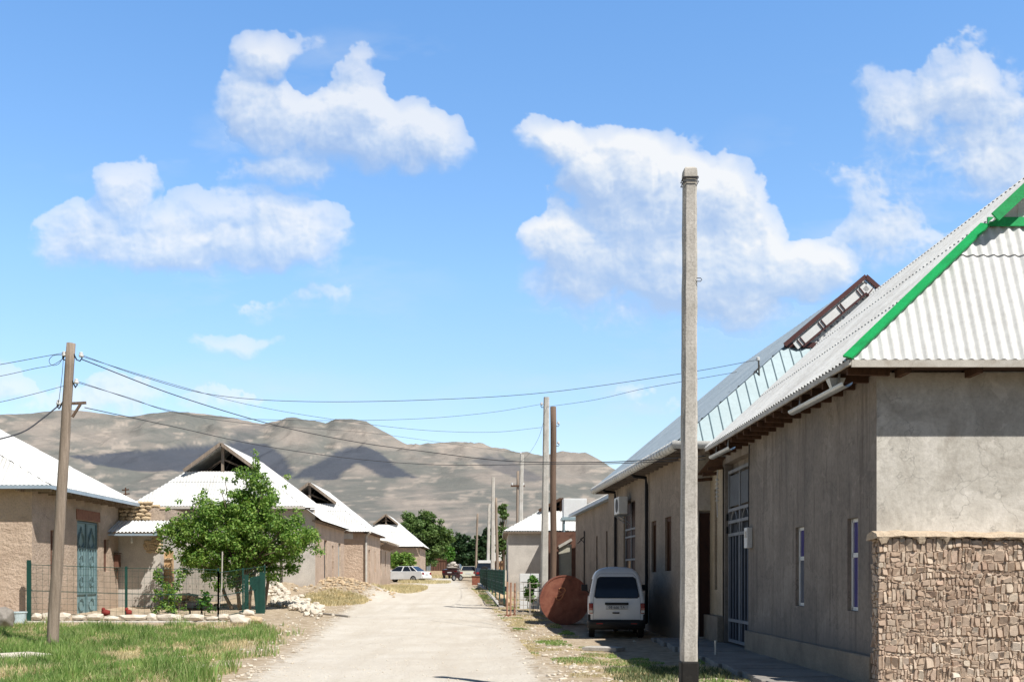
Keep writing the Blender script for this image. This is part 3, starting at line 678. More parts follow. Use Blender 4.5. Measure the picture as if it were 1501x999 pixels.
for face in (0, 1):
    z = -.35; k = 0
    while z < 2.2:
        ch = rnd.choice([.05, .08, .10, .12, .14, .16]); a_, L_ = (5.335, 10.0) if face == 0 else (14.30, 14.62)
        def zb(x, kk, zz): return min(course_line(zz, x, kk), 2.235)
        x = a_
        while x < L_:
            wd = rnd.choice([.03, .04, .045, .055, .065, .08, .10, .14]) * rnd.uniform(.85, 1.2); x2 = min(x + wd, L_); gp = .0012
            cuts = [0, 1] if ch < .12 or rnd.random() < .62 else [0, rnd.uniform(.35, .65), 1]
            for ci in range(len(cuts) - 1):
                def zz(xx, q): return lerp(zb(xx, k, z), zb(xx, k + 1, z + ch), q)
                j = lambda m_: rnd.uniform(-m_, m_)
                l0 = zz(x, cuts[ci]) + gp; l1 = zz(x, cuts[ci + 1]) - gp; r0_ = zz(x2, cuts[ci]) + gp; r1_ = zz(x2, cuts[ci + 1]) - gp
                if l1 - l0 < .02: continue
                m_ = wd * .14; pts = [(x + gp + abs(j(m_)), l0 + abs(j(.012))), (lerp(x, x2, .5) + j(m_), (l0 + r0_) / 2 + j(.006)), (x2 - gp - abs(j(m_)), r0_ + abs(j(.012))), (x2 - gp - abs(j(m_ * .6)), lerp(r0_, r1_, .5)), (x2 - gp - abs(j(m_)), r1_ - abs(j(.014))), (lerp(x, x2, .5) + j(m_), (l1 + r1_) / 2 + j(.007)), (x + gp + abs(j(m_)), l1 - abs(j(.014))), (x + gp + abs(j(m_ * .6)), lerp(l0, l1, .5))]
                pts = [pts[i] for i in range(8) if rnd.random() > .16 or i in (0, 4)]
                if face == 0: stone_face(g, [(p[0], 14.30, p[1]) for p in pts], (0, -1, 0), rnd.uniform(.006, .022))
                else: stone_face(g, [(5.40, p[0], p[1]) for p in pts], (-1, 0, 0), rnd.uniform(.02, .05))
            x = x2
        z += ch; k += 1
g.build('stones', M['mudstone'], sw)
g = MB(); xs_ = np.arange(5.30, 10.0, .035); prof = []
for x in xs_:
    a = float(fbm(x * 3, 0.0, 4, 31)); b_ = float(fbm(x * 14, 3.0, 3, 33))
    zt_ = 2.225 + a * .07; dr = .04 + .09 * b_ ** 1.6 + (.05 if b_ > .66 else 0)
    prof.append([(x, 14.25, zt_ - dr), (x, 14.215 + .03 * b_, zt_ - .045), (x, 14.26, zt_), (x, 14.44, zt_ + .03 + .02 * a), (x, 14.62, zt_), (x, 14.66, zt_ - .09)])
vs = [p for pr in prof for p in pr]; n = 6
g.add(vs, [(i * n + k, i * n + k + 1, (i + 1) * n + k + 1, (i + 1) * n + k) for i in range(len(xs_) - 1) for k in range(n - 1)] + [tuple(range(n))]); g.build('mud_cap', M['capmud'], sw)

# pavement slab in front of house 1
g = MB(); ysr = np.arange(10, 26.6, .5); top = []
for i in range(len(ysr) - 1):
    y0, y1 = ysr[i], ysr[i + 1] - .006; xl0 = 4.05 + .04 * math.sin(i * 2.1) ; 
    g.box(xl0, 5.44, y0, y1, -.3, .105 + .006 * math.sin(i * 1.7))
o = g.build('pavement', M['pavement'], bevel=.015); o['kind'] = 'structure'

# cream yard wall after the gate
cw = thing('cream_wall', (WX, 25.5, 0), 'cream plastered wall stretch with a tall narrow brown niche, past the dark gate', 'wall')
g = MB(); panel(g, (WX, 24.46), (0, 1), (-1, 0), 1.9, .72, 4.3, [(.75, 1.05, 1.35, 3.85)], .12); g.quad((WX, 24.46, 4.3), (WX, 26.36, 4.3), (WX + .35, 26.36, 4.3), (WX + .35, 24.46, 4.3)); g.box(WX + .13, WX + .35, 24.46, 26.36, .0, 4.29); g.build('wall', M['render_cream'], cw)
g = MB(); g.box(WX - .16, WX - .002, 24.48, 26.4, -.2, .72); g.build('plinth', M['plinth'], cw, bevel=.02)
g = MB(); g.box(WX + .07, WX + .1, 25.21, 25.51, 1.35, 3.85); g.build('niche_board', M['darkwood'], cw)
g = MB(); g.beam((WX - .08, 24.3, 4.5), (WX - .08, 26.5, 4.2), .5, .03); 
for yy in (24.6, 25.2, 25.8, 26.3): g.beam((WX - .36, yy, 4.30 - (yy - 24.3) * .13), (WX + .3, yy, 4.36 - (yy - 24.3) * .13), .07, .08)
g.build('eave_boards', M['darkwood'], cw)
g = MB(); g.tube([(WX - .12, 24.62, 4.25), (WX - .14, 24.62, 3.6), (WX - .12, 24.62, 3.1)], .012, 6)
for k in range(6): g.cyl((WX - .13, 24.62, 3.5 + k * .1), (0, 0, 1), .035, .035, 10)
g.build('insulator_string', M['gutter'], cw)

# ------------------------------------------------------------------ RIGHT HOUSE 2 (van house)
yaw = math.radians(3.3)
YN2 = 24.7; XE2 = PX(990, YN2); ZE2 = PZ(650, YN2)
h2 = thing('tall_house', (XE2, YN2, 0), 'long tan plastered house behind the white minivan, with grey metal roof and drainpipes', 'house', 'houses lining the street', yaw)
XW2 = XE2 + .55; CW2 = YN2 + 1.25; LEN2 = 13.0; t2 = .83; zw2 = ZE2 - .08
w = MB()
def wy(px):  # station along the rotated wall for a picture column
    # wall line: (XW2,CW2)+s*(-sin,cos)
    k = (px - VX) / F; x0 = XE2 + (XW2 - XE2) * math.cos(yaw) - (CW2 - YN2) * math.sin(yaw); y0 = YN2 + (XW2 - XE2) * math.sin(yaw) + (CW2 - YN2) * math.cos(yaw)
    return (x0 - k * y0) / (math.sin(yaw) + k * math.cos(yaw))
def zy(px, py):
    s = wy(px); Y = CW2 + s * math.cos(yaw); return PZ(py, Y)
hol = [(wy(984), wy(975), zy(979, 836), zy(979, 757)), (wy(962), wy(955), zy(958, 838), zy(958, 763)), (wy(931), wy(914), .2, zy(922, 736))]
LW = LEN2 - 1.3
panel(w, (XW2, CW2), (0, 1), (-1, 0), LW, -.3, zw2, hol, .15)
w.box(XW2 + .155, XW2 + .25, CW2 + .03, CW2 + LW, -.3, zw2 - .01)
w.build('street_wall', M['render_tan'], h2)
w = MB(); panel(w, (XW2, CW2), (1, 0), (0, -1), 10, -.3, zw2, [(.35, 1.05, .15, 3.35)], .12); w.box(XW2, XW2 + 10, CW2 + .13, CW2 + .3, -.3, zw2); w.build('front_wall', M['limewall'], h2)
for a in hol[:2]:
    p_ = MB(); p_.box(XW2 + .1, XW2 + .13, CW2 + a[0], CW2 + a[1], a[2], a[3])
    p_.box(XW2 + .05, XW2 + .1, CW2 + a[0], CW2 + a[0] + .07, a[2], a[3]); p_.box(XW2 + .05, XW2 + .1, CW2 + a[1] - .07, CW2 + a[1], a[2], a[3]); p_.box(XW2 + .05, XW2 + .1, CW2 + a[0], CW2 + a[1], a[3] - .12, a[3]); p_.build('window', M['darkwood'], h2)
a = hol[2]; dr = MB(); ya, yb = CW2 + a[0], CW2 + a[1]; dz0, dz1 = .2, a[3]
dr.box(XW2 + .1, XW2 + .13, ya, yb, dz0, dz1); do = dr.build('door', M['darkdoor'], h2)
dr = MB(); mid = (ya + yb) / 2
for z in (dz1 - .9, dz1 - 1.15, dz1 - 1.9, dz0 + .7): dr.box(XW2 + .05, XW2 + .1, ya, yb, z, z + .06)
for yy in (ya, mid - .03, yb - .06): dr.box(XW2 + .06, XW2 + .095, yy, yy + .06, dz0, dz1)
dr.build('door_frame', M['steel'], do)
dr = MB(); dr.box(XW2 + .045, XW2 + .06, mid + .03, mid + .33, dz0 + .3, dz0 + 2.0); dr.build('door_panel', M['ochre'], do)
dr = MB(); dr.box(XW2 + .38, XW2 + 1.03, CW2 + .06, CW2 + .1, .15, 3.3); d2 = dr.build('door', M['darkdoor'], h2)
dr = MB(); dr.box(XW2 + .30, XW2 + 1.1, CW2 - .02, CW2 + .02, 3.36, 3.5); dr.build('lintel', M['fascia'], d2)
Yg2 = YN2 + 2.4
dutch_roof(h2, XE2, XE2 + 5.5, XE2 + 11.0, YN2, YN2 + LEN2, ZE2, ZE2 + 4.6, ZE2, ZE2 + 2.81, 2.0, kind='rib', period=.33, amp=.03, mat=M['zinc'], hipmat=M['bluesheet'], gable='closed', trim=M['browntrim'], trimw=.11, over=.12, row=12, hipperiod=.28)
# gable lattice detail: brown bars on white frame
g = MB()
gx0 = XE2 + 5.5 * 2.81 / 4.6
for k in range(26):
    for j in range(14):
        x = gx0 + .55 + k * .17; z = ZE2 + 2.88 + j * .12
        top = ZE2 + 2.81 + (1 - abs(x - XE2 - 5.5) / 2.2) * 1.84 - .48
        if z < top: g.box(x, x + .05, YN2 + 1.95, YN2 + 1.975, z, z + .035)
g.build('lattice', M['paneglass'], h2)
for s, fx in ((1, gx0), (-1, XE2 + 11.0 - 5.5 * 2.81 / 4.6)):
    yv_ = YN2 + 1.86; a0_ = Vector((fx, yv_, ZE2 + 2.81)); b0_ = Vector((XE2 + 5.5, yv_, ZE2 + 4.6)); dd_ = (b0_ - a0_).normalized(); nn_ = Vector((s * abs(dd_.z), 0, -abs(dd_.x)))
    MB().beam(a0_ + nn_ * .16 + dd_ * .2, b0_ + nn_ * .16 - dd_ * .1, .03, .20, up=nn_).build('barge_board', M['whitepaint'], h2)
    MB().beam(a0_ + nn_ * .29 + dd_ * .35, b0_ + nn_ * .29 - dd_ * .22, .035, .05, up=nn_).build('moulding', M['browntrim'], h2)
    for q in (.12, .38, .62, .86):
        for e in (0, .1):
            p_ = a0_.lerp(b0_, q) + dd_ * e + Vector((0, -.022, 0)); MB().beam(p_ + nn_ * .06, p_ + nn_ * .27, .045, .02).build('bracket', M['browntrim'], h2)
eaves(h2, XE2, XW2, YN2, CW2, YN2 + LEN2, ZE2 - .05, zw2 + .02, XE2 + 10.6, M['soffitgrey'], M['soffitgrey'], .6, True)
# gutter: half-round rim with ribs
g = MB(); n = 9; vs = []
Yend = YN2 + LEN2
for yv in (YN2 - .08, Yend):
    for k in range(n): an = math.pi * .5 + math.pi * 1.0 * k / (n - 1); vs.append((XE2 + .02 + .13 * math.cos(an), yv, ZE2 - .04 + .12 * math.sin(an)))
g.add(vs, [(k, k + 1, n + k + 1, n + k) for k in range(n - 1)])
y = YN2
while y < Yend:
    g.tube([(XE2 + .02 + .135 * math.cos(math.pi * .5 + math.pi * k / 6), y, ZE2 - .04 + .125 * math.sin(math.pi * .5 + math.pi * k / 6)) for k in range(7)], .012, 5); y += .33
g.box(XE2 - .1, XE2 + 10.5, YN2 - .12, YN2 - .02, ZE2 - .12, ZE2 + .06)
g.build('gutter', M['gutter'], h2, smooth=True)
for pxv, base in ((951, .3), (905, .45)):
    s = wy(pxv); yv = CW2 + s
    g = MB(); g.tube([(XE2 + .02, yv, ZE2 - .1), (XE2 + .1, yv, ZE2 - .22), (XW2 - .09, yv, zw2 - .18), (XW2 - .07, yv, zw2 - .4), (XW2 - .07, yv, base), (XW2 - .25, yv, base - .08)], .05, 8)
    g.build('drainpipe', M['black'], h2)
# AC unit + antenna
s = wy(922); yv = CW2 + s
ac = thing('air_conditioner', (XW2 - .3, yv, 4.0), 'white air conditioner outdoor unit hung high on the tan house wall', 'air conditioner', None, yaw)
def rot_pt(x, y):  # house2 local frame -> world
    dx, dy = x - XE2, y - YN2; return XE2 + dx * math.cos(yaw) - dy * math.sin(yaw), YN2 + dx * math.sin(yaw) + dy * math.cos(yaw)
wx_, wy_ = rot_pt(XW2 - .3, yv); ac.location = (wx_, wy_, 4.0)
g = MB(); g.box(XW2 - .42, XW2 - .12, yv - .42, yv + .42, 3.72, 4.28); g.build('case', M['whitepaint'], ac, bevel=.02)
g = MB(); g.cyl((XW2 - .425, yv - .08, 4.0), (1, 0, 0), .22, .012, 24); g.build('fan_grille', M['plasticdark'], ac)
g = MB(); 
for q in (-.3, .3): g.beam((XW2 - .44, yv + q, 3.69), (XW2 - .003, yv + q, 3.69), .04, .05); g.beam((XW2 - .4, yv + q, 3.68), (XW2 - .003, yv + q, 3.4), .03, .03)
g.build('bracket', M['steel'], ac)
hp = PT(1112, 600, 26.2); an = thing('roof_mast', tuple(hp), 'thin dark mast with white insulator standing on the pale blue sheet roof', 'mast')
g = MB(); g.tube([PT(1114, 592, 26.2), PT(1112, 526, 26.2)], .022, 6); g.beam(PT(1104, 548, 26.2), PT(1114, 536, 26.2), .025, .025); g.build('rod', M['aerial'], an)
g = MB(); g.cyl(PT(1111, 526, 26.2), (0, 0, 1), .05, .1, 12, .015); g.build('insulator', M['porcelain'], an)

# ------------------------------------------------------------------ RIGHT HOUSE 3 (lower, beyond)
YN3 = 38.4; XE3 = PX(905, YN3); ZE3 = PZ(718, YN3); yaw3 = math.radians(2.9)
h3 = thing('low_house', (XE3, YN3, 0), 'low tan plastered house with three slit windows beyond the grey metal roofed one', 'house', 'houses lining the street', yaw3)
XW3 = XE3 + .32; w = MB(); L3 = 14.6
panel(w, (XW3, YN3 + .1), (0, 1), (-1, 0), L3, 0, ZE3 - .06, [(1.6, 2.0, 2.0, 3.7), (4.2, 4.6, 2.0, 3.6), (7.0, 7.4, 1.9, 3.5)], .14)
w.box(XW3 + .145, XW3 + 8, YN3 + .11, YN3 + .1 + L3, 0, ZE3 - .06); w.build('street_wall', M['render_tan'], h3)
for a in (1.6, 4.2, 7.0): p_ = MB(); p_.box(XW3 + .1, XW3 + .14, YN3 + .1 + a, YN3 + .5 + a, 1.9, 3.7); p_.build('window', M['darkwood'], h3)
g = MB(); corr(g, (XE3, YN3, ZE3), (0, 1, 0), (8, 0, 1.1), [(0, 0), (15, 0), (15, 8.07), (0, 8.07)], 'wave', .15, .024, 1.6, 4); g.build('roof', M['fibre'], h3)
g = MB(); g.box(XE3 - .02, XE3 + .02, YN3 - .04, YN3 + 15, ZE3 - .14, ZE3 - .005); g.box(XE3 + .02, XW3 + .0, YN3 - .02, YN3 + 15, ZE3 - .1, ZE3 - .07); g.build('fascia', M['zinc'], h3)
g = MB(); g.box(XE3 - .05, XE3 + .9, YN3 - .1, YN3 - .03, ZE3 - .2, ZE3 + .12); g.box(XE3 - .05, XE3 - .02, YN3 - .1, YN3 + 1.8, ZE3 - .2, ZE3 - .02); g.build('green_edge', M['greentrim'], h3)
g = MB(); g.tube([(XW3 - .1, YN3 + 10.6, 3.3), (XW3 - .3, YN3 + 10.6, 3.5), (XW3 - .1, YN3 + 10.9, 3.6), (XW3 - .35, YN3 + 11.2, 3.3)], .02, 5); g.tube([(XW3 - .06, YN3 + 11, .6), (XW3 - .06, YN3 + 11, 3.9)], .03, 6); g.build('service_pipe', M['black'], h3)
# white panel block on the wall far end
wt = thing('water_tank', (PX(842, 55.5), 55.5, 4), 'white square water tank above the low house far end', 'tank')
g = MB(); a = PT(826, 755, 55.5); b_ = PT(860, 730, 55.5); g.box(a.x, b_.x, 55.5, 56.7, a.z - .1, b_.z); g.build('shell', M['whitepaint'], wt, bevel=.03)
g = MB(); g.box(a.x - .1, b_.x + .1, 55.4, 56.8, a.z - .25, a.z - .1); 
for x_ in (a.x + .05, b_.x - .05):
    for y_ in (55.55, 56.65): g.beam((x_, y_, .5), (x_, y_, a.z - .25), .08, .08)
g.build('stand', M['bluesheet'], wt)

# brick yard wall with beige gate
bw = thing('brick_wall', (PX(822, 54.5), 54.5, .7), 'red brown brick yard wall around a plain beige gate', 'wall')
g = MB(); x0, x1 = PX(804, 54.5), PX(819, 54.5); zt_ = PZ(779, 54.5); g.box(x0, x1, 54.5, 54.8, 0, zt_); g.box(PX(838, 54.5), PX(846, 54.5), 54.5, 54.8, 0, zt_); g.box(x1, PX(838, 54.5), 54.5, 54.8, PZ(797, 54.5), zt_)
bo = g.build('wall', M['redbrown'], bw)
g = MB(); g.beam((x1, 54.45, PZ(801, 54.5)), (PX(838, 54.5), 54.45, PZ(790, 54.5)), .05, .14); g.build('lintel', M['concrete_white'], bw)
g = MB(); g.box(x1 + .003, PX(838, 54.5) - .003, 54.6, 54.64, .6, PZ(798, 54.5)); g.build('gate', M['beige'], bw)

# ------------------------------------------------------------------ RIGHT HOUSE 4 (gable facing, further)
def simple_walls(t, x0, x1, y0, y1, z, mat, holes_front=(), holes_side=(), side='L', zlow=0):
    w = MB(); panel(w, (x0, y0), (1, 0), (0, -1), x1 - x0, zlow, z, holes_front, .15)
    w.box(x0 + .03, x1 - .03, y0 + .16, y0 + .22, zlow, z - .01)
    if side == 'R': panel(w, (x1, y0), (0, 1), (1, 0), y1 - y0, zlow, z, holes_side, .15); w.box(x1 - .22, x1 - .16, y0 + .03, y1 - .03, zlow, z - .01); w.quad((x0, y0, zlow), (x0, y1, zlow), (x0, y1, z), (x0, y0, z))
    else: panel(w, (x0, y0), (0, 1), (-1, 0), y1 - y0, zlow, z, holes_side, .15); w.box(x0 + .16, x0 + .22, y0 + .03, y1 - .03, zlow, z - .01); w.quad((x1, y0, zlow), (x1, y1, zlow), (x1, y1, z), (x1, y0, z))
    w.quad((x0, y1, zlow), (x1, y1, zlow), (x1, y1, z), (x0, y1, z))
    return w.build('wall', mat, t)
Y4 = 58; x0 = PX(745, Y4); h4 = thing('whitewashed_house', (x0, Y4, .8), 'pale plastered house with white roof seen end on behind the roadside poles', 'house', 'houses lining the street')
simple_walls(h4, x0, x0 + 6.2, Y4, Y4 + 9, PZ(781, Y4), M['limewall'])
xe = PX(738, Y4 - .4); ze = PZ(778, Y4 - .4); dutch_roof(h4, xe, xe + 3.3, xe + 6.9, Y4 - .4, Y4 + 9.3, ze, PZ(730, Y4 + .8), ze, PZ(749, Y4 + .8), 1.2, mat=M['fibrewhite'], samp=4, amp=.012, gable='open', framemat=M['darkwood'])
g = MB(); g.box(xe, xe + 6.9, Y4 - .38, Y4 + .1, ze - .1, ze - .03); g.box(xe, x0, Y4 - .3, Y4 + 9.2, ze - .1, ze - .03); g.build('eave_boards', M['oldwood'], h4)

# ------------------------------------------------------------------ LEFT HOUSE 1
LX = -15.87; LY = 35.0; l1 = thing('adobe_house', (LX, LY, .1), 'rough adobe house with white corrugated roof, nearest on the left', 'house', 'houses lining the street')
dz = lambda px, py: PZ(py, LX / ((px - VX) / F)); dy = lambda px: LX / ((px - VX) / F)
w = MB(); DY0, DY1 = dy(113), dy(144.5)
hs = [(dy(74) - LY, dy(81) - LY, 1.6, 3.35), (DY0 - LY, DY1 - LY, .1, 3.84), (dy(152) - LY, dy(159.5) - LY, 1.9, 3.2)]
panel(w, (LX, LY), (0, 1), (1, 0), 8, -.3, 4.7, hs, .18); w.box(LX - .3, LX - .185, LY + .03, LY + 7.97, -.3, 4.69); w.quad((LX, LY + 8, 0), (LX - 10, LY + 8, 0), (LX - 10, LY + 8, 4.7), (LX, LY + 8, 4.7)); w.build('street_wall', M['adobe'], l1)
w = MB(); panel(w, (LX - 10, LY), (1, 0), (0, -1), 10, -.3, 4.7, [], .18); w.build('front_wall', M['adobe_face'], l1)
for a in (hs[0], hs[2]): p_ = MB(); p_.box(LX - .16, LX - .12, LY + a[0], LY + a[1], a[2], a[3]); p_.build('window', M['redbrown'], l1)
p_ = MB(); p_.box(LX - .05, LX + .03, DY0 - .08, DY1 + .1, 3.86, 4.25); p_.build('lintel', M['brick'], l1)
dutch_roof(l1, -15.0, -21.0, -27.0, 34.45, 43.1, 4.75, 7.92, 4.75, 6.3, 1.15, mat=M['fibrewhite'], samp=5, amp=.015)
eaves(l1, -15.0, LX, 34.45, LY, 43.0, 4.70, 4.66, -26, M['oldwood'], M['soffit'], .8, True)
g = MB(); g.box(-15.03, -14.98, 34.4, 43.05, 4.64, 4.76); g.box(-26.9, -15.03, 34.39, 34.43, 4.64, 4.76); g.build('fascia', M['zinc'], l1)
dg = thing('blue_gate', (LX, (DY0 + DY1) / 2, .2), 'faded turquoise metal gate with scrollwork in the adobe house', 'gate')
g = MB(); X = LX - .1; g.box(X - .03, X, DY0 + .01, DY1 - .01, .1, 3.82); g.build('sheet', M['bluegate'], dg)
g = MB(); mid = (DY0 + DY1) / 2
for yy in (DY0 + .02, mid - .06, mid + .01, DY1 - .08): g.box(X + .003, X + .05, yy, yy + .06, .12, 3.8)
for z in (.14, 1.0, 2.75, 3.74): g.box(X + .003, X + .045, DY0 + .08, DY1 - .08, z, z + .06)
g.build('gate_frame', M['bluegate2'], dg)
g = MB()
for c in (lerp(DY0, DY1, .26), lerp(DY0, DY1, .74)):
    for q in (-.26, 0, .26): g.tube([(X + .03, c + q, 1.05), (X + .03, c + q, 2.75)], .022, 6)
    for zc, rr in ((3.1, .28), (2.3, .2), (.6, .24), (1.5, .18)):
        g.tube([(X + .035, c + rr * math.cos(k * math.pi / 8), zc + rr * math.sin(k * math.pi / 8)) for k in range(17)], .02, 6)
    g.tube([(X + .035, c - .36, 2.8), (X + .035, c, 3.6), (X + .035, c + .36, 2.8)], .02, 6)
g.build('scrollwork', M['bluegate2'], dg)
mbx = thing('post_box', (LX + .1, 42.6, 2.2), 'small dark red metal box on the far corner of the adobe house', 'box')
g = MB(); g.box(LX + .02, LX + .2, 42.45, 42.75, PZ(832, 42.6), PZ(812, 42.6)); g.build('case', M['redbrown'], mbx, bevel=.015)
g = MB(); g.box(LX + .04, LX + .22, 42.42, 42.78, PZ(811, 42.6), PZ(810, 42.6)); g.tube([(LX + .1, 42.6, PZ(832, 42.6)), (LX + .1, 42.6, PZ(848, 42.6))], .03, 6); g.build('lid', M['darkwood'], mbx)

# annex
AY = 43.1; ax = thing('stone_annex', (-15, AY, .3), 'small plastered annex with exposed stones on top beside the adobe house', 'outbuilding')
xa, xb = LX - .3, PX(235, AY)
w = MB(); panel(w, (xa, AY), (1, 0), (0, -1), xb - xa, 0, PZ(762, AY), [], .15); w.box(xa, xb, AY + .005, AY + 3, 0, PZ(762, AY) - .002); w.build('wall', M['limewall'], ax)
g = MB(); g.box(PX(214, AY), PX(241, AY), AY + .05, AY + 2.6, PZ(762, AY) - .0, PZ(744, AY)); g.box(xa, PX(214, AY), AY + .12, AY + 2.6, PZ(762, AY), PZ(741, AY)); g.build('upper_wall', M['adobe'], ax)
g = MB(); rnd = random.Random(9)
for row in range(5):
    x = xa
    while x < PX(216, AY):
        wd = rnd.uniform(.2, .42); g.rock((x + wd / 2, AY + .05, PZ(759, AY) + row * .16), wd, .3, .17, rnd.randint(0, 9999), .22); x += wd
x = xa
while x < PX(242, AY): wd = rnd.uniform(.2, .35); g.rock((x + wd / 2, AY + .2, PZ(741 + (4 if x > PX(230, AY) else 0), AY)), wd, .4, .16, rnd.randint(0, 9999), .2); x += wd
g.build('stones', M['stonetan'], ax)
g = MB(); rnd = random.Random(12)
for i in range(46):
    u = rnd.random(); x = lerp(PX(212, AY), PX(236, AY), rnd.random()); z = lerp(PZ(808, AY), PZ(770, AY), u)
    if x < lerp(PX(222, AY), PX(206, AY), 1 - u): continue
    g.rock((x, AY - .02, z), rnd.uniform(.12, .28), .12, rnd.uniform(.1, .18), i, .25)
g.build('broken_edge', M['stonetan'], ax)
g = MB(); zc = PZ(763, AY); corr(g, (xa - .05, AY - 1.25, PZ(780, AY - 1.25)), (1, 0, 0), (0, 1.25, zc - PZ(780, AY - 1.25)), [(0, 0), (2.3, 0), (2.55, 1.32), (0, 1.32)], 'wave', .15, .024, 3, 8); g.build('canopy', M['fibrewhite'], ax)
g = MB(); g.beam((xa, AY - 1.2, PZ(783, AY - 1.25)), (xa + 2.3, AY - 1.2, PZ(783, AY - 1.25)), .07, .09)
for x in (xa + .4, xa + 1.3, xa + 2.2): g.beam((x, AY - 1.2, PZ(783, AY - 1.25) + .05), (x, AY, zc - .05), .06, .07)
g.build('canopy_frame', M['zinc'], ax)
lb = thing('light_bulb', (PX(193, 42.6), 42.6, PZ(793, 42.6)), 'bare bulb hanging below the corrugated canopy', 'lamp')
g = MB(); p = PT(193, 793, 42.6); g.cyl(p + Vector((0, 0, .1)), (0, 0, 1), .03, .12, 8); g.tube([p + Vector((0, 0, .12)), p + Vector((0, 0, .55))], .01, 5); g.build('socket', M['whitepaint'], lb)
g = MB(); g.rock(p - Vector((0, 0, .02)), .13, .13, .16, 2, .02); g.build('bulb', M['lampclear'], lb, smooth=True, sub=1)
oc = thing('ochre_pillar', (PX(241, 43.6), 43.6, .3), 'flaking orange ochre pillar at the end of the annex', 'pillar')
g = MB(); pts = [(232, 890), (234, 850), (233, 812), (250, 806), (251, 850), (253, 890)]
fr = [PT(a, b_, 43.6) for a, b_ in pts]; bk = [p + Vector((0, .4, 0)) for p in fr]; n = len(fr)
g.add(fr + bk, [tuple(range(n)), tuple(range(2 * n - 1, n - 1, -1))] + [(i, (i + 1) % n, n + (i + 1) % n, n + i) for i in range(n)]); g.build('shaft', M['ochre'], oc)
g = MB()
for k in range(6): g.rock((PX(242 + (k % 2) * 5, 43.6), 43.58, PZ(884 - k * 13, 43.6)), .35, .12, .13, k, .25)
g.build('patches', M['stonetan'], oc)

# ------------------------------------------------------------------ LEFT HOUSE 2
l2 = thing('boarded_house', (-8.9, 50.4, .6), 'house with big open attic gable and white corrugated hip, behind the leafy roadside tree', 'house', 'houses lining the street')
zw = 4.55
w = MB(); panel(w, (-8.9, 50.4), (0, 1), (1, 0), 9.6, 0, zw, [(2.6, 3.5, .5, 3.6), (5.2, 5.7, 1.6, 3.4), (7.4, 8.3, .6, 3.6)], .2); w.box(-9.2, -9.105, 50.44, 59.9, 0, zw - .01); w.quad((-8.9, 60, 0), (-17.4, 60, 0), (-17.4, 60, zw), (-8.9, 60, zw)); w.build('street_wall', M['adobe_face'], l2)
w = MB(); panel(w, (-17.4, 50.4), (1, 0), (0, -1), 8.5, 0, 5.0, [(6.4, 6.9, 1.4, 3.0)], .2); w.box(-17.4, -9.1, 50.61, 50.7, 0, 5.0); w.build('front_wall', M['limewall'], l2)
for a, mm in ((2.6, M['gatedark']), (7.4, M['bluesheet'])): p_ = MB(); p_.box(-9.04, -9.0, 50.4 + a, 50.4 + a + .9, .5, 3.6); p_.build('door', mm, l2)
p_ = MB(); p_.box(-9.04, -9.0, 55.6, 56.1, 1.6, 3.4); p_.build('window', M['darkwood'], l2)
dutch_roof(l2, -8.5, -13.7, -17.95, 49.9, 60.2, 4.42, 8.35, 5.12, 6.95, 1.4, zh=5.12, mat=M['fibrewhite'], samp=5, over=.4, amp=.013)
eaves(l2, -8.5, -8.9, 49.9, 50.4, 60.1, 4.38, 4.5, -17.8, M['oldwood'], M['oldwood'], .9, True, 5.08)
g = MB(); g.box(-17.9, -9.3, 49.86, 49.9, 5.0, 5.12); g.build('fascia', M['fascia'], l2)

# ------------------------------------------------------------------ LEFT HOUSE 3
l3 = thing('corner_house', (-7.95, 62.3, 1), 'adobe house with white drainpipe at its corner and small open attic gable', 'house', 'houses lining the street')
w = MB(); panel(w, (-7.95, 62.3), (0, 1), (1, 0), 8, 0, 4.5, [(1.5, 2.4, 1.0, 3.4), (4.8, 5.3, 2, 3.4)], .2); w.box(-8.25, -8.155, 62.34, 70.2, 0, 4.49); panel(w, (-15, 62.3), (1, 0), (0, -1), 7.05, 0, 4.6, [(5.0, 5.35, 1.3, 4.2)], .2); w.box(-15, -8.2, 62.51, 62.6, 0, 4.5); w.quad((-7.95, 70.3, 0), (-15, 70.3, 0), (-15, 70.3, 4.5), (-7.95, 70.3, 4.5)); w.build('wall', M['adobe_face'], l3)
p_ = MB(); p_.box(-8.1, -8.06, 63.8, 64.7, 1.0, 3.4); p_.build('door', M['darkwood'], l3)
w = MB(); w.box(-9.35, -8.7, 62.2, 62.296, 4.0, 4.5); w.build('white_patch', M['whitewash'], l3)
dutch_roof(l3, -7.6, -11.5, -15.4, 61.9, 70.5, 4.42, 7.5, 4.42, 6.2, 1.3, mat=M['fibrewhite'], samp=4, amp=.012)
g = MB(); g.box(-15.3, -7.6, 61.9, 62.4, 4.36, 4.42); g.box(-8, -7.6, 61.9, 70.4, 4.36, 4.42); g.build('soffit', M['soffit'], l3)
g = MB(); g.tube([(-7.6, 61.85, 4.4), (-7.85, 62.15, 4.2), (-7.9, 62.2, 3.9), (-7.9, 62.2, 1.1)], .07, 8); g.build('drainpipe', M['concrete_white'], l3)

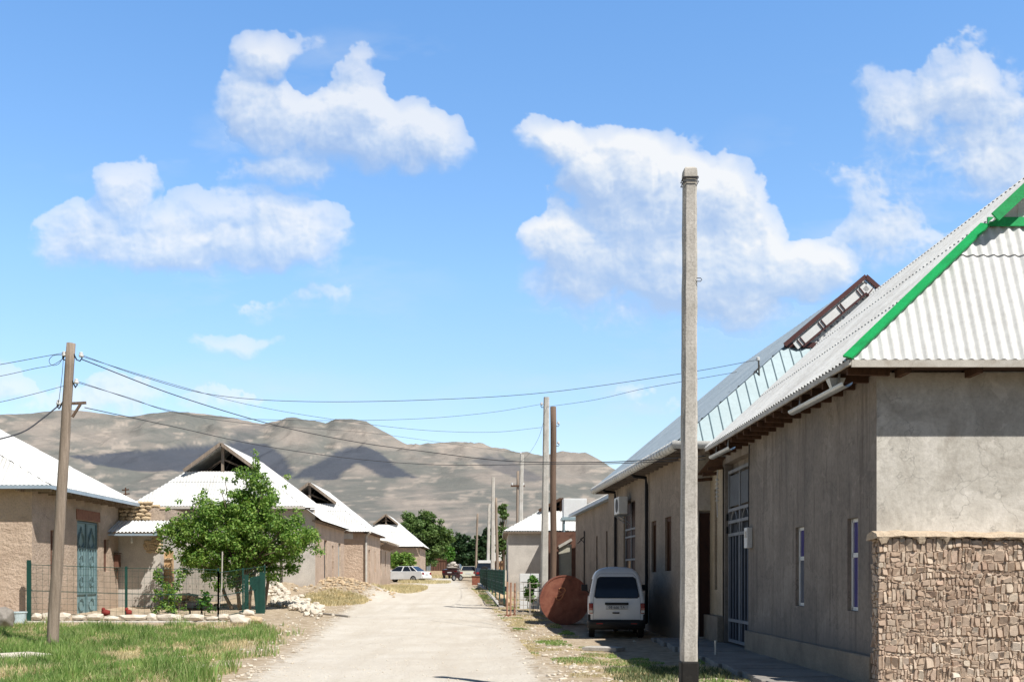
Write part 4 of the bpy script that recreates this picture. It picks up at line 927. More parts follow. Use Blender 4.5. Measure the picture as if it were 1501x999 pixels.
# LEFT 4: lower wall building
l4 = thing('roadside_shed', (-8.2, 71.5, 1), 'low brown roadside building with bracketed eave beside the white sedan', 'house', 'houses lining the street')
w = MB(); panel(w, (-8.25, 71), (0, 1), (1, 0), 9, 0, 4.2, [(2, 2.6, 1.8, 3.6), (5, 5.5, 1.8, 3.6)], .2); w.box(-8.55, -8.455, 71.04, 79.9, 0, 4.19); w.quad((-8.25, 80, 0), (-14, 80, 0), (-14, 80, 4.2), (-8.25, 80, 4.2)); w.quad((-8.25, 71, 0), (-14, 71, 0), (-14, 71, 4.2), (-8.25, 71, 4.2)); w.build('wall', M['adobe'], l4)
for a, b_ in ((2, .6), (5, .5)): p_ = MB(); p_.box(-8.42, -8.38, 71 + a, 71 + a + b_, 1.2, 3.6); p_.build('window', M['darkwood'], l4)
g = MB(); corr(g, (-7.5, 70.9, 4.15), (0, 1, 0), (-6, 0, .9), [(0, 0), (9.4, 0), (9.4, 6.1), (0, 6.1)], 'wave', .15, .024, 2, 4); g.build('roof', M['fibre'], l4)
for k in range(8): MB().beam((-7.5, 71.3 + k * 1.1, 4.08), (-8.3, 71.3 + k * 1.1, 3.7), .1, .1).build('bracket', M['oldwood'], l4)
l5 = thing('white_roofed_house', (-6.8, 98, 1), 'distant house with small open gable and bright white roof, partly behind a tree', 'house', 'houses lining the street')
simple_walls(l5, -16, -7.3, 98, 106, 4.5, M['adobe'], side='R')
dutch_roof(l5, -6.9, -10.6, -14.4, 97.5, 106, 4.6, 7.75, 4.6, 6.75, 1.2, mat=M['fibrewhite'], samp=3, amp=.008)

# far yard walls and gates at the end of the street
def slab_thing(name, label, cat, px0, px1, py0, py1, Y, mat, detail=None, thick=.25):
    t = thing(name, (PX((px0 + px1) / 2, Y), Y, hh(Y)), label, cat)
    g = MB(); g.box(PX(px0, Y), PX(px1, Y), Y, Y + thick, hh(Y) - .4, PZ(py0, Y)); g.build('panel', mat, t)
    if detail:
        g = MB(); n = 6
        for k in range(n + 1): x = lerp(PX(px0, Y), PX(px1, Y), k / n); g.box(x - .05, x + .05, Y - .06, Y - .003, hh(Y) - .2, PZ(py0, Y) + .05)
        g.box(PX(px0, Y), PX(px1, Y), Y - .1, Y - .07, PZ(py0, Y) - .3, PZ(py0, Y) - .15); g.build('posts', detail, t)
    return t
slab_thing('corrugated_gate', 'pale green sheet gate at the far left end of the street', 'gate', 617, 631, 820, 842, 135, M['bluesheet'], M['steel'])
slab_thing('wooden_gate', 'rusty brown gate under the large tree at the street end', 'gate', 632, 654, 818, 843, 136, M['redbrown'], M['darkwood'])
slab_thing('yard_wall', 'low tan wall below the rusty gate at the street end', 'wall', 622, 662, 836, 844, 128, M['stonetan'])
slab_thing('pinkish_wall', 'pinkish plaster yard wall beyond the green roadside fence', 'wall', 716, 738, 822, 851, 92, M['ochre'], M['darkwood'])
slab_thing('white_outbuilding', 'small white outbuilding behind the far trees', 'outbuilding', 722, 741, 770, 832, 100, M['whitewash'])

# ------------------------------------------------------------------ poles
cp = thing('concrete_pole', (PX(1009, 13.6), 13.6, 0), 'tall square concrete pole with black painted foot, nearest to the camera', 'utility pole', 'concrete poles along the street')
x = PX(1009.5, 13.6); s_ = F / 13.6
def sqpole(t, x, y, z0, z1, w0, w1, mat, dx=0, cham=.2, seed=1):
    g = MB(); n = 26; rnd = random.Random(seed); vs = []
    for i in range(n + 1):
        q = i / n; w = lerp(w0, w1, q); c = w * cham; cx = x + dx * q
        pts = [(-w / 2 + c, -w / 2), (w / 2 - c, -w / 2), (w / 2, -w / 2 + c), (w / 2, w / 2 - c), (w / 2 - c, w / 2), (-w / 2 + c, w / 2), (-w / 2, w / 2 - c), (-w / 2, -w / 2 + c)]
        for (a, b_) in pts: vs.append((cx + a + rnd.uniform(-1, 1) * .004, y + b_ + rnd.uniform(-1, 1) * .004, lerp(z0, z1, q)))
    g.add(vs, [(i * 8 + k, i * 8 + (k + 1) % 8, (i + 1) * 8 + (k + 1) % 8, (i + 1) * 8 + k) for i in range(n) for k in range(8)] + [tuple(n * 8 + k for k in range(8))])
    return g.build('shaft', mat, t)
sqpole(cp, x, 13.6, .545, PZ(262, 13.6), .215, .172, M['concrete'], .012, .16)
g = MB(); vs = []
for z, w in ((PZ(262, 13.6), .180), (PZ(256, 13.6), .180), (PZ(250, 13.6), .168), (PZ(247, 13.6), .12)):
    for a, b_ in ((-1, -1), (1, -1), (1, 1), (-1, 1)): vs.append((x + .012 + a * w / 2, 13.6 + b_ * w / 2, z))
g.add(vs, [(i * 4 + k, i * 4 + (k + 1) % 4, (i + 1) * 4 + (k + 1) % 4, (i + 1) * 4 + k) for i in range(3) for k in range(4)] + [(0, 1, 2, 3), (12, 13, 14, 15)]); g.build('cap', M['concrete'], cp, bevel=.01)
g = MB(); g.box(x - .115, x + .115, 13.6 - .115, 13.6 + .115, -.3, .545); g.build('painted_foot', M['tar'], cp, bevel=.02)
g = MB(); z = PZ(413, 13.6); g.tube([(x + .085, 13.5, z + .02), (x + .14, 13.5, z + .02), (x + .155, 13.5, z), (x + .14, 13.5, z - .02), (x + .085, 13.5, z - .02)], .006, 5); g.build('wire_loop', M['wire'], cp)
g = MB(); 
for zz in (PZ(264, 13.6), PZ(270, 13.6)): g.tube([(x + .012 + .1 * a, 13.6 + .1 * b_, zz) for a, b_ in ((-1, -1), (1, -1), (1, 1), (-1, 1), (-1, -1))], .007, 5)
g.build('binding_wire', M['wire'], cp)

def pole(px, pytop, pybase, Y, wt, wb, mat, name, label, group, kind='sq', pxtop=None, seed=1, arm=None, ins=None):
    pxtop = px if pxtop is None else pxtop
    a = Vector((PX(px, Y), Y, 0)); z0 = hh(Y) - .3; t = thing(name, (a.x, Y, hh(Y)), label, 'utility pole', group)
    z1 = PZ(pytop, Y); dx = PX(pxtop, Y) - PX(px, Y)
    if kind == 'sq': sqpole(t, a.x, Y, z0, z1, wb, wt, mat, dx, .2, seed)
    else:
        n = 10; g = MB(); rnd = random.Random(seed)
        g.tube([(a.x + dx * i / n + rnd.uniform(-1, 1) * .012, Y + rnd.uniform(-1, 1) * .01, lerp(z0, z1, i / n)) for i in range(n + 1)], wb / 2, 12, wt / 2); g.build('shaft', mat, t, smooth=True)
    if arm:
        py, hw = arm; z = PZ(py, Y); cx = lerp(a.x, a.x + dx, (z - z0) / (z1 - z0)); g = MB(); g.beam((cx - hw, Y - .12, z), (cx + hw, Y - .12, z), .09, .1); g.build('crossarm', M['darkwood'], t)
        for q in (-.8, .8): g = MB(); g.cyl((cx + q * hw, Y - .12, z + .12), (0, 0, 1), .05, .14, 8); g.build('insulator', M['porcelain'], t)
    for (ipx, ipy) in (ins or []):
        p = PT(ipx, ipy, Y); g = MB(); side = 1 if p.x > a.x else -1
        g.tube([(a.x + dx * (p.z - z0) / (z1 - z0), Y, p.z - .1), (p.x, Y, p.z - .13), (p.x + side * .03, Y, p.z - .08), (p.x, Y, p.z)], .014, 6); ho = g.build('hook', M['black'], t)
        g = MB(); g.cyl(p, (0, 0, 1), .055, .07, 12, .015); g.cyl(p + Vector((0, 0, .05)), (0, 0, 1), .04, .05, 12, .01); g.build('insulator', M['porcelain'], ho)
    return t
G1 = 'concrete poles along the street'; G2 = 'old wooden poles along the street'
pole(797, 582, 880, 40, .22, .30, M['concrete_white'], 'concrete_pole', 'whitish concrete pole standing close beside the brown wooden pole and the rusty disc', G1, 'sq', 801, 3, ins=[(794, 592)])
pole(811, 596, 880, 41.5, .24, .26, M['brownpole'], 'wooden_pole', 'thick reddish brown wooden pole with two white insulators, right of the whitish concrete pole', G2, 'round', 811, 4, ins=[(818.5, 620), (818.5, 649)])
pole(761, 666, 862, 60, .22, .30, M['concrete_white'], 'concrete_pole', 'concrete pole in front of the pale plastered gable house', G1, 'sq', 765, 5, ins=[(763, 664)])
pole(757.5, 690, 862, 62, .16, .2, M['oldwood'], 'wooden_pole', 'thin dark wooden pole with a crossarm beside the pale gable house', G2, 'round', 759, 6, arm=(712, .42))
pole(722, 699, 852, 84, .26, .34, M['concrete_white'], 'concrete_pole', 'concrete pole at the near end of the distant pole row', G1, 'sq', 723, 7)
pole(729.5, 729, 852, 86, .22, .26, M['oldwood'], 'wooden_pole', 'grey wooden pole right behind the first distant concrete pole', G2, 'round', 727, 8)
pole(715, 738, 850, 92, .24, .3, M['concrete_white'], 'concrete_pole', 'shorter concrete pole left of the distant pole cluster', G1, 'sq', 717, 9)
pole(697, 752, 846, 118, .22, .26, M['oldwood'], 'wooden_pole', 'farthest thin pole against the dark trees', G2, 'round', 700, 10)
# left wooden pole
YL = 23.8
lp = thing('wooden_pole', (PX(75, YL), YL, 0), 'weathered leaning wooden power pole in the grass on the left', 'utility pole', G2)
g = MB(); n = 14; rnd = random.Random(2); pts = [(lerp(PX(75, YL), PX(104, YL), i / n) + rnd.uniform(-1, 1) * .008, YL, lerp(-.3, PZ(503, YL), i / n)) for i in range(n + 1)]
g.tube(pts, .135, 14, .10); g.build('shaft', M['oldwood'], lp, smooth=True)
g = MB(); g.beam(PT(106, 591, YL), PT(126, 590, YL), .05, .06); g.beam(PT(106, 611, YL), PT(118, 592, YL), .045, .05); g.build('bracket', M['brownpole'], lp)
for (ax_, ay_, side) in ((94, 520, -1), (119, 521, 1), (112, 560, 1), (86, 591, -1)):
    p = PT(ax_, ay_, YL); cx = lerp(PX(75, YL), PX(104, YL), (p.z + .0) / PZ(503, YL)); g = MB()
    g.tube([(cx + side * .08, YL - .02, p.z + .06), (cx + side * .16, YL - .02, p.z - .1), (p.x - side * .02, YL - .02, p.z - .13), (p.x + side * .03, YL - .02, p.z - .06), (p.x, YL - .02, p.z)], .016, 6); ho = g.build('hook', M['black'], lp)
    g = MB(); g.cyl(p, (0, 0, 1), .055, .07, 14, .015); g.cyl(p + Vector((0, 0, .055)), (0, 0, 1), .042, .05, 14, .01); g.build('insulator', M['porcelain'], ho)

# ------------------------------------------------------------------ wires
def wire(pts, r, label, name='overhead_wire'):
    P = [PT(*p) for p in pts]; out = []
    # Catmull-Rom through the points
    Q = [P[0] * 2 - P[1]] + P + [P[-1] * 2 - P[-2]]
    for i in range(1, len(Q) - 2):
        for k in range(12):
            t = k / 12; a, b_, c, d = Q[i - 1], Q[i], Q[i + 1], Q[i + 2]
            out.append(.5 * ((2 * b_) + (c - a) * t + (2 * a - 5 * b_ + 4 * c - d) * t * t + (3 * b_ - a - 3 * c + d) * t ** 3))
    out.append(P[-1]); g = MB(); g.tube(out, r * .8, 5); o = g.build(name, M['wire'], None, smooth=True)
    return tag(o, label, 'wire', 'wires strung over the street')
wire([(119, 520, 23.8), (210, 552, 24), (310, 578, 24.5), (440, 588, 25), (620, 586, 25.6), (800, 575, 26), (1000, 547, 26.2), (1111, 527, 26.2)], .009, 'wire from the leaning pole top across to the mast on the right roof')
wire([(119, 526, 23.8), (260, 580, 27), (400, 622, 31), (520, 647, 33), (620, 661, 34.5), (740, 675, 33), (880, 677, 28), (1034, 668, 24)], .016, 'thick cable crossing the street from the leaning pole top to the grey house eave')
wire([(124, 597, 23.8), (250, 624, 27), (380, 652, 30), (520, 672, 33), (650, 681, 35), (790, 680, 33), (893, 679, 28), (1034, 673, 24.1)], .013, 'lower dark cable from the pole bracket to the far end of the grey house eave')
wire([(119, 522, 23.8), (250, 562, 27), (370, 594, 31), (500, 616, 34), (620, 630, 37), (720, 633, 39), (795, 626, 40)], .008, 'thin wire from the leaning pole to the upper side of the whitish concrete pole')
wire([(112, 558, 23.8), (240, 599, 26), (330, 612, 28), (480, 616, 31), (620, 613, 35), (720, 604, 38), (794, 592, 40)], .008, 'thin wire rising to the insulator of the whitish concrete pole')
wire([(112, 560, 23.8), (190, 583, 25), (260, 605, 27), (380, 622, 33), (540, 634, 45), (660, 650, 53), (763, 664, 60)], .009, 'wire from the middle insulator toward the crossarm pole')
wire([(801, 596, 40), (870, 586, 33), (940, 570, 28), (1000, 559, 26), (1080, 545, 26)], .008, 'short wire from the whitish concrete pole up to the right roofs')
wire([(86, 594, 23.8), (60, 615, 22.5), (35, 632, 21.5), (0, 643, 20.5), (-60, 655, 19)], .02, 'thick sagging cable leaving the leaning pole to the left edge')
wire([(94, 517, 23.8), (60, 523, 23), (0, 534, 22), (-70, 545, 20)], .009, 'uppermost wire leaving the leaning pole to the left edge')
wire([(92, 526, 23.8), (76, 535, 23.6), (50, 540, 23), (0, 551, 22), (-70, 562, 20)], .008, 'second wire from the top leaving the leaning pole leftwards')
wire([(95, 565, 23.8), (50, 577, 23), (0, 589, 22), (-70, 602, 20)], .008, 'middle wire leaving the leaning pole to the left edge')
wire([(90, 520, 23.75), (78, 521, 23.7), (72, 528, 23.7), (76, 535, 23.7), (86, 533, 23.75), (92, 524, 23.75)], .008, 'coiled wire loop left of the leaning pole top', 'wire_loop')
wire([(93, 524, 23.7), (91, 550, 23.7), (86, 590, 23.7)], .008, 'vertical jumper wire along the left of the leaning pole', 'jumper_wire')
wire([(801, 600, 40), (790, 640, 46), (775, 665, 53), (763, 676, 60)], .008, 'slack wire between the two nearest distant concrete poles')

# ------------------------------------------------------------------ foliage
def leaves(name, clumps, n, size, mat, parent, spread=.35, seed=1, flat=.6):
    rg = np.random.default_rng(seed); C = np.array(clumps, float)  # x,y,z,r
    w = C[:, 3] ** 2; w /= w.sum(); k = rg.choice(len(C), n, p=w)
    d = rg.normal(size=(n, 3)); d /= np.linalg.norm(d, axis=1)[:, None]
    rad = rg.random(n) ** .45
    P = C[k, :3] + d * (rad * C[k, 3])[:, None] * np.array([1, 1, .8])
    up = d * .7 + rg.normal(size=(n, 3)) * .6 + np.array([0, 0, flat]); up /= np.linalg.norm(up, axis=1)[:, None]
    a = np.cross(up, rg.normal(size=(n, 3))); a /= np.linalg.norm(a, axis=1)[:, None]; b_ = np.cross(up, a)
    s = size * rg.uniform(.6, 1.3, n)[:, None]
    V = np.stack([P - a * s * .5, P + b_ * s * .32 + up * s * .06, P + a * s * .55, P - b_ * s * .32 + up * s * .06], 1).reshape(-1, 3)
    Fc = np.arange(4 * n).reshape(-1, 4)
    return npmesh(name, V, Fc, mat, parent)
def crown_clumps(ells, n, rmin, rmax, seed=1, shell=.5):
    rg = random.Random(seed); out = []; tot = sum(e[3] * e[4] * e[5] for e in ells)
    for e in ells:
        m = max(3, int(n * e[3] * e[4] * e[5] / tot))
        for _ in range(m):
            while True:
                v = Vector((rg.uniform(-1, 1), rg.uniform(-1, 1), rg.uniform(-1, 1)))
                if 0.05 < v.length < 1: break
            v = v.normalized() * (rg.random() ** shell)
            out.append((e[0] + v.x * e[3], e[1] + v.y * e[4], e[2] + v.z * e[5], rg.uniform(rmin, rmax)))
    return out
def limbs(t, base, clumps, n, r0, trunk_top, seed=1, mat=None, name='limbs'):
    rg = random.Random(seed); g = MB()
    for c in rg.sample(clumps, min(n, len(clumps))):
        p0 = Vector(trunk_top) + Vector((rg.uniform(-.1, .1), rg.uniform(-.1, .1), rg.uniform(-.3, .2))); p1 = Vector(c[:3])
        mid = p0.lerp(p1, .5) + Vector((rg.uniform(-.2, .2), rg.uniform(-.2, .2), rg.uniform(-.05, .35)))
        g.tube([p0, p0.lerp(mid, .5) + Vector((0, 0, .08)), mid, mid.lerp(p1, .5), p1], r0 * .45, 6, .012)
    g.build(name, mat or M['bark'], t, smooth=True)
# main roadside tree
TY = 41.5
def tp(px, py, dy_=0): return (PX(px, TY + dy_), TY + dy_, PZ(py, TY + dy_))
base = (PX(352, TY), TY, gz(PX(352, TY), TY))
tr = thing('broadleaf_tree', base, 'wide bushy green tree with a pointed leader beside the wire fence on the left', 'tree')
s = TY / F
ells = []
for (px, py, rx, ry, rz_) in [(350, 770, 75, 50, 1.7), (290, 785, 62, 38, 1.4), (415, 785, 58, 42, 1.4), (375, 730, 42, 42, 1.2), (330, 745, 42, 32, 1.2), (340, 815, 80, 26, 1.4), (258, 800, 30, 26, 1.0), (440, 790, 32, 36, 1.0), (400, 825, 48, 20, 1.1), (285, 830, 38, 14, .9), (345, 842, 60, 24, 1.1), (365, 700, 24, 30, .7), (376, 682, 12, 30, .4), (350, 705, 18, 24, .5), (320, 795, 60, 50, 1.5), (390, 780, 60, 50, 1.5)]:
    x_, y_, z_ = tp(px, py); ells.append((x_, y_, z_, rx * s, rz_ * 1.1, ry * s))
cl = crown_clumps(ells, 420, .2, .42, 3, .42)
for (px, py) in [(374, 662), (376, 672), (374, 685), (378, 697), (370, 700), (380, 712), (366, 715), (421, 698), (418, 712), (330, 702), (325, 720), (346, 690), (345, 705), (245, 745), (300, 720), (262, 735)]:
    x_, y_, z_ = tp(px, py, random.uniform(-.5, .5)); cl.append((x_, y_, z_, .17))
leaves('leaves', cl, 44000, .12, M['leaf'], tr, seed=3)
rnd = random.Random(3)
trunks = [((352, 898), (348, 850)), ((343, 898), (322, 850)), ((365, 898), (372, 850)), ((386, 893), (392, 845)), ((358, 898), (360, 855))]
g = MB()
for (a, b_) in trunks:
    p = Vector(tp(*a)); q = Vector(tp(*b_)); q.y += rnd.uniform(-.4, .4); p.z = gz(p.x, p.y) - .1; m_ = p.lerp(q, .5) + Vector((rnd.uniform(-.08, .08), 0, 0))
    g.tube([p, m_, q, q + Vector((rnd.uniform(-.3, .3), rnd.uniform(-.3, .3), .9))], .085, 8, .05)
g.build('trunk', M['bark'], tr, smooth=True)
limbs(tr, base, cl, 60, .1, tp(352, 845), 4)
g = MB(); a = Vector(tp(327, 850, -1.2)); g.tube([tp(318, 906, -5), tp(325, 860, -4.5), tp(326, 808, -4)], .025, 6); g.build('support_stake', M['greyboard'], tr)

def far_tree(px, pytop, pyb, Y, wpx, label, mat, nl, seed, size, ells_px=None, bushy=True, name='broadleaf_tree', group='trees at the end of the street', shape=None):
    base = (PX(px, Y), Y, hh(Y)); t = thing(name, base, label, 'tree' if name != 'shrub' else 'shrub', group); s = Y / F
    H = (pyb - pytop); es = []
    if shape: 
        for (qx, qy, rx, ry) in shape: es.append((PX(qx, Y), Y, PZ(qy, Y), rx * s, min(rx, ry) * s * 1.1, ry * s))
    else:
        cy = pytop + H * .5; es = [(PX(px, Y), Y, PZ(cy, Y), wpx / 2 * s, wpx / 2 * s, H * .5 * s)]
    cl = crown_clumps(es, 300, wpx * s * .05, wpx * s * .11, seed, .5)
    leaves('leaves', cl, nl, size, mat, t, seed=seed)
    g = MB(); g.tube([(base[0], Y, hh(Y) - .2), (base[0] + .1, Y, PZ(lerp(pyb, pytop, .25), Y)), (base[0], Y, PZ(lerp(pyb, pytop, .6), Y))], .2, 8, .08); g.build('trunk', M['bark'], t, smooth=True)
    limbs(t, base, cl, 14, .14, (base[0], Y, PZ(lerp(pyb, pytop, .22), Y)), seed)
    return t
far_tree(622, 748, 836, 112, 82, 'large feathery mid green tree over the street end', M['leaf_mid'], 30000, 11, .26, shape=[(600, 775, 20, 24), (625, 775, 26, 26), (645, 790, 18, 24), (625, 805, 36, 22), (600, 800, 20, 20), (610, 755, 9, 9)])
far_tree(587, 808, 840, 94.5, 44, 'low rounded dark green shrub behind the white sedan', M['leaf'], 5000, 12, .2, name='shrub', group=None, shape=[(580, 822, 13, 12), (596, 822, 12, 13)])
far_tree(676, 782, 842, 150, 40, 'dark green tree behind the parked pickup', M['leaf_dark'], 12000, 13, .4, shape=[(678, 805, 20, 24), (690, 815, 18, 22), (668, 812, 12, 20)])
far_tree(706, 770, 845, 148, 44, 'dark green tree behind the distant row of poles', M['leaf_dark'], 13000, 14, .4, shape=[(706, 810, 18, 28), (716, 795, 12, 22), (698, 822, 20, 18)])
far_tree(662, 790, 842, 158, 44, 'dark green tree filling the gap behind the feathery tree', M['leaf_dark'], 12000, 18, .42, shape=[(655, 812, 22, 26), (672, 806, 20, 26), (640, 820, 20, 18)])
far_tree(722, 785, 845, 156, 44, 'dark green tree at the right end of the far tree line', M['leaf_dark'], 12000, 19, .42, shape=[(722, 812, 20, 26), (735, 818, 16, 20)])
far_tree(737, 738, 800, 95, 22, 'spiky green tree top beside the distant poles', M['leaf_mid'], 2600, 15, .28, shape=[(738, 750, 9, 13), (736, 790, 11, 28)])
far_tree(655, 800, 845, 142, 26, 'pale yellow green bush below the large feathery tree', M['leaf_bright'], 1800, 16, .3, name='shrub', group=None, shape=[(657, 812, 9, 14)])
far_tree(-60, 640, 700, 60, 60, 'dark trees behind the adobe house roof', M['leaf_dark'], 1200, 17, .3)
# climbing plants by the fence
def climber(px, py0, py1, Y, label, seed, n=420, mat='leaf'):
    b0 = (PX(px, Y), Y, hh(Y)); t = thing('climbing_plant', b0, label, 'plant', 'plants in the fenced garden'); rg = random.Random(seed); cl = []
    zt, zb = PZ(py0, Y), PZ(py1, Y)
    for k in range(10): cl.append((b0[0] + rg.uniform(-.2, .2) * (1.4 - k / 10), Y + rg.uniform(-.1, .1), lerp(zb, zt, k / 9), rg.uniform(.12, .22)))
    leaves('leaves', cl, n, .12, M[mat], t, seed=seed)
    g = MB(); g.tube([b0, (b0[0] + .05, Y, lerp(zb, zt, .4)), (b0[0] - .03, Y, lerp(zb, zt, .75)), (b0[0], Y, zt)], .015, 5, .008); g.build('stem', M['bark'], t)
climber(233, 838, 896, 38.5, 'thin dark climbing plant at the left of the two by the ochre pillar', 21)
climber(246, 860, 898, 38.3, 'low leafy plant right of the thin climber by the ochre pillar', 22)
climber(262, 838, 890, 39.5, 'vine on a grey post between the ochre pillar and the tree', 23, 300)
climber(300, 868, 895, 38.0, 'pale young sapling with light leaves left of the tree trunks', 24, 260, 'leaf_bright')
climber(781, 846, 876, 39.0, 'bright yellow green garden plant above the white blocks', 25, 800, 'leaf_bright')
g = MB()

# ------------------------------------------------------------------ left garden fence
def fence_run(t, A, B, hgt, npost, postw, mesh=True, rails=(.97, .5, .08), mat=None, dx=.2, dz=.2, wr=.0035):
    mat = mat or M['greenfence']; A = Vector(A); B = Vector(B)
    for i in range(npost):
        p = A.lerp(B, i / max(1, npost - 1)); g = MB(); g.box(p.x - postw / 2, p.x + postw / 2, p.y - postw / 2, p.y + postw / 2, p.z - .3, p.z + hgt); g.build('post', mat, t)
    g = MB()
    for q in rails: g.tube([A + Vector((0, 0, hgt * q)), B + Vector((0, 0, hgt * q))], .012, 6)
    g.build('rail', mat, t)
    if mesh:
        g = MB(); L = (B - A).length; k = 0.0
        while k < L: p = A.lerp(B, k / L); g.tube([p + Vector((0, 0, .08)), p + Vector((0, 0, hgt * .97))], wr, 4, caps=False); k += dx
        z = .1
        while z < hgt * .95: g.tube([A + Vector((0, 0, z)), B + Vector((0, 0, z))], wr, 4, caps=False); z += dz
        g.build('wire_mesh', mat, t)
fa = Vector((PX(44, 34.5), 34.5, PZ(905, 34.5))); fb = Vector((PX(185, 34.9), 34.9, PZ(909, 34.9))); fc = Vector((PX(320, 35.2), 35.2, PZ(911, 35.2))); fd = Vector((PX(388, 40), 40, PZ(893, 40)))
fn = thing('wire_fence', tuple(fa), 'dark green wire mesh garden fence in front of the adobe house', 'fence')
fence_run(fn, fa, fb, 1.85, 2, .07); fence_run(fn, fb, fc, 1.85, 2, .05); fence_run(fn, fc, fd, 1.75, 3, .05)
g = MB(); g.box(fa.x - .08, fa.x + .04, 34.42, 34.5, fa.z - .2, fa.z + 1.95); g.build('gate_post', M['greenfence'], fn)
gg = thing('green_gate', (PX(372, 39), 39, .3), 'dark green sheet metal garden gate leaf beneath the tree', 'gate')
g = MB(); g.box(PX(358, 39), PX(364, 39), 39, 39.05, .2, PZ(842, 39)); g.box(PX(380, 39), PX(388, 39), 39, 39.05, .2, PZ(838, 39))
g.build('leaf_panel', M['greenfence'], gg)
g = MB(); vs = [PT(366, 846, 39.02), PT(384, 842, 39.02), PT(384, 903, 39.02), PT(375, 900, 39.02), PT(372, 866, 39.02), PT(366, 856, 39.02)]; g.poly(vs); g.build('torn_sheet', M['greenfence'], gg)
# foundation kerb
kb = thing('garden_kerb', (PX(180, 34.3), 34.3, .1), 'low grey concrete kerb under the garden fence', 'kerb')
g = MB(); g.box(fa.x - .1, PX(334, 34.6), 34.25, 34.62, -.1, PZ(909, 34.5)); g.build('kerb', M['concrete'], kb, bevel=.03)
rnd = random.Random(14); x = PX(46, 34.4); i = 0
adj = ['squarish', 'flat', 'chunky', 'narrow', 'long', 'rounded']
while x < PX(340, 34.4):
    wd = rnd.uniform(.28, .95); hgt = rnd.uniform(.16, .34); g = MB(); g.rock((x + wd / 2, 34.45 + rnd.uniform(-.05, .05), PZ(909, 34.5) + hgt * .46), wd, rnd.uniform(.28, .42), hgt, i * 7 + 3, .24, rnd.uniform(-.3, .3))
    o = g.build('white_stone', M['stonewhite'], None, bevel=.02); tag(o, 'pale stone set on the garden kerb under the wire fence', 'stone', 'pale stones along the garden kerb'); x += wd * .97; i += 1
for i, (px, py, w_, h_, mm, lb_) in enumerate([(352, 916, .7, .34, 'stonewhite', 'loose pale rock at the kerb end, left one of the pair'), (367, 914, .8, .3, 'stonetan', 'loose tan rock at the kerb end, right one of the pair'), (362, 902, .6, .25, 'stonewhite', 'pale flat rock behind the pair at the kerb end'), (35, 968, 1.3, .22, 'stonewhite', 'flat pale rock lying in the grass left of the leaning pole')]):
    Y = None
    for yy in np.arange(16, 60, .1):
        if pyof(yy) < py: Y = yy; break
    g = MB(); X_ = PX(px, Y); g.rock((X_, Y, gz(X_, Y) + h_ * .35), w_, .5, h_, 40 + i, .18); o = g.build('rock', M[mm], None, bevel=.03); tag(o, lb_, 'rock')
# things near the fence
bk = thing('plastic_bucket', (PX(27, 33.6), 33.6, .15), 'pale blue white plastic bucket against the adobe house corner', 'bucket')
g = MB(); c = Vector((PX(27, 33.6), 33.6, gz(PX(27, 33.6), 33.6))); g.tube([c, c + Vector((0, 0, .38))], .2, 18, .26); g.tube([c + Vector((0, 0, .36)), c + Vector((0, 0, .4))], .275, 18); g.build('tub', M['plasticblue'], bk, smooth=False)
g = MB(); g.tube([c + Vector((.27 * math.cos(a), 0, .36 - .2 * abs(math.sin(a)))) for a in [math.pi * k / 10 for k in range(11)]], .01, 5); g.build('handle', M['steel'], bk)
bg = thing('dark_boulder', (PX(2, 31), 31, .1), 'dark rough boulder cut by the left edge of the picture', 'rock'); g = MB(); g.rock((PX(2, 31), 31, .4), .75, .8, .75, 77, .2); g.build('stone', M['stonegrey'], bg, bevel=.04)
for i, (px, lb_) in enumerate([(155, 'red plastic toy lying on the garden stones by the blue gate'), (189, 'small red object on the garden stones by the fence post')]):
    g = MB(); p = PT(px, 897, 34.7); g.rock((p.x, p.y, p.z), .3 - i * .1, .2, .2, 90 + i, .1); g.rock((p.x - .08, p.y, p.z + .1), .12, .12, .14, 93 + i, .1); o = g.build('toy', M['redcloth'], None, smooth=True); tag(o, lb_, 'toy')
bb = thing('board_fence', (PX(275, 47), 47, .5), 'weathered grey board fence in the yard behind the tree', 'fence')
for k in range(9):
    g = MB(); xx = PX(250, 47) + k * .3; g.box(xx, xx + .27, 47 + (k % 2) * .03, 47.03 + (k % 2) * .03, .3, PZ(826 + (k % 3), 47)); g.build('board', M['greyboard'], bb)
g = MB(); g.box(PX(250, 47), PX(325, 47), 47.07, 47.12, 1.2, 1.3); g.build('rail', M['greyboard'], bb)
rp = thing('stone_pile', (PX(278, 42.5), 42.5, .4), 'heap of tan building stones inside the fenced yard', 'stone pile'); g = MB(); rnd = random.Random(31)
for k in range(60): u = rnd.gauss(0, .4); g.rock((PX(278, 43) + u * 1.3, 43 + rnd.uniform(-.5, .5), .5 + max(0, .55 - abs(u)) * rnd.random()), rnd.uniform(.2, .4), .3, rnd.uniform(.12, .22), k, .2)
g.build('stones', M['stonetan'], rp)
bn = thing('metal_stove', (PX(287, 38.5), 38.5, .3), 'black low metal fire box in the fenced yard', 'stove'); g = MB(); p = Vector((PX(287, 38.5), 38.5, .35)); g.cyl(p + Vector((0, 0, .22)), (1, 0, 0), .16, .6, 16, .02); 
g.build('drum', M['black'], bn); g = MB()
for q in (-.22, .22): g.beam(p + Vector((q, -.1, -.1)), p + Vector((q, 0, .15)), .03, .03); g.beam(p + Vector((q, .1, -.1)), p + Vector((q, 0, .15)), .03, .03)
g.build('legs', M['black'], bn)
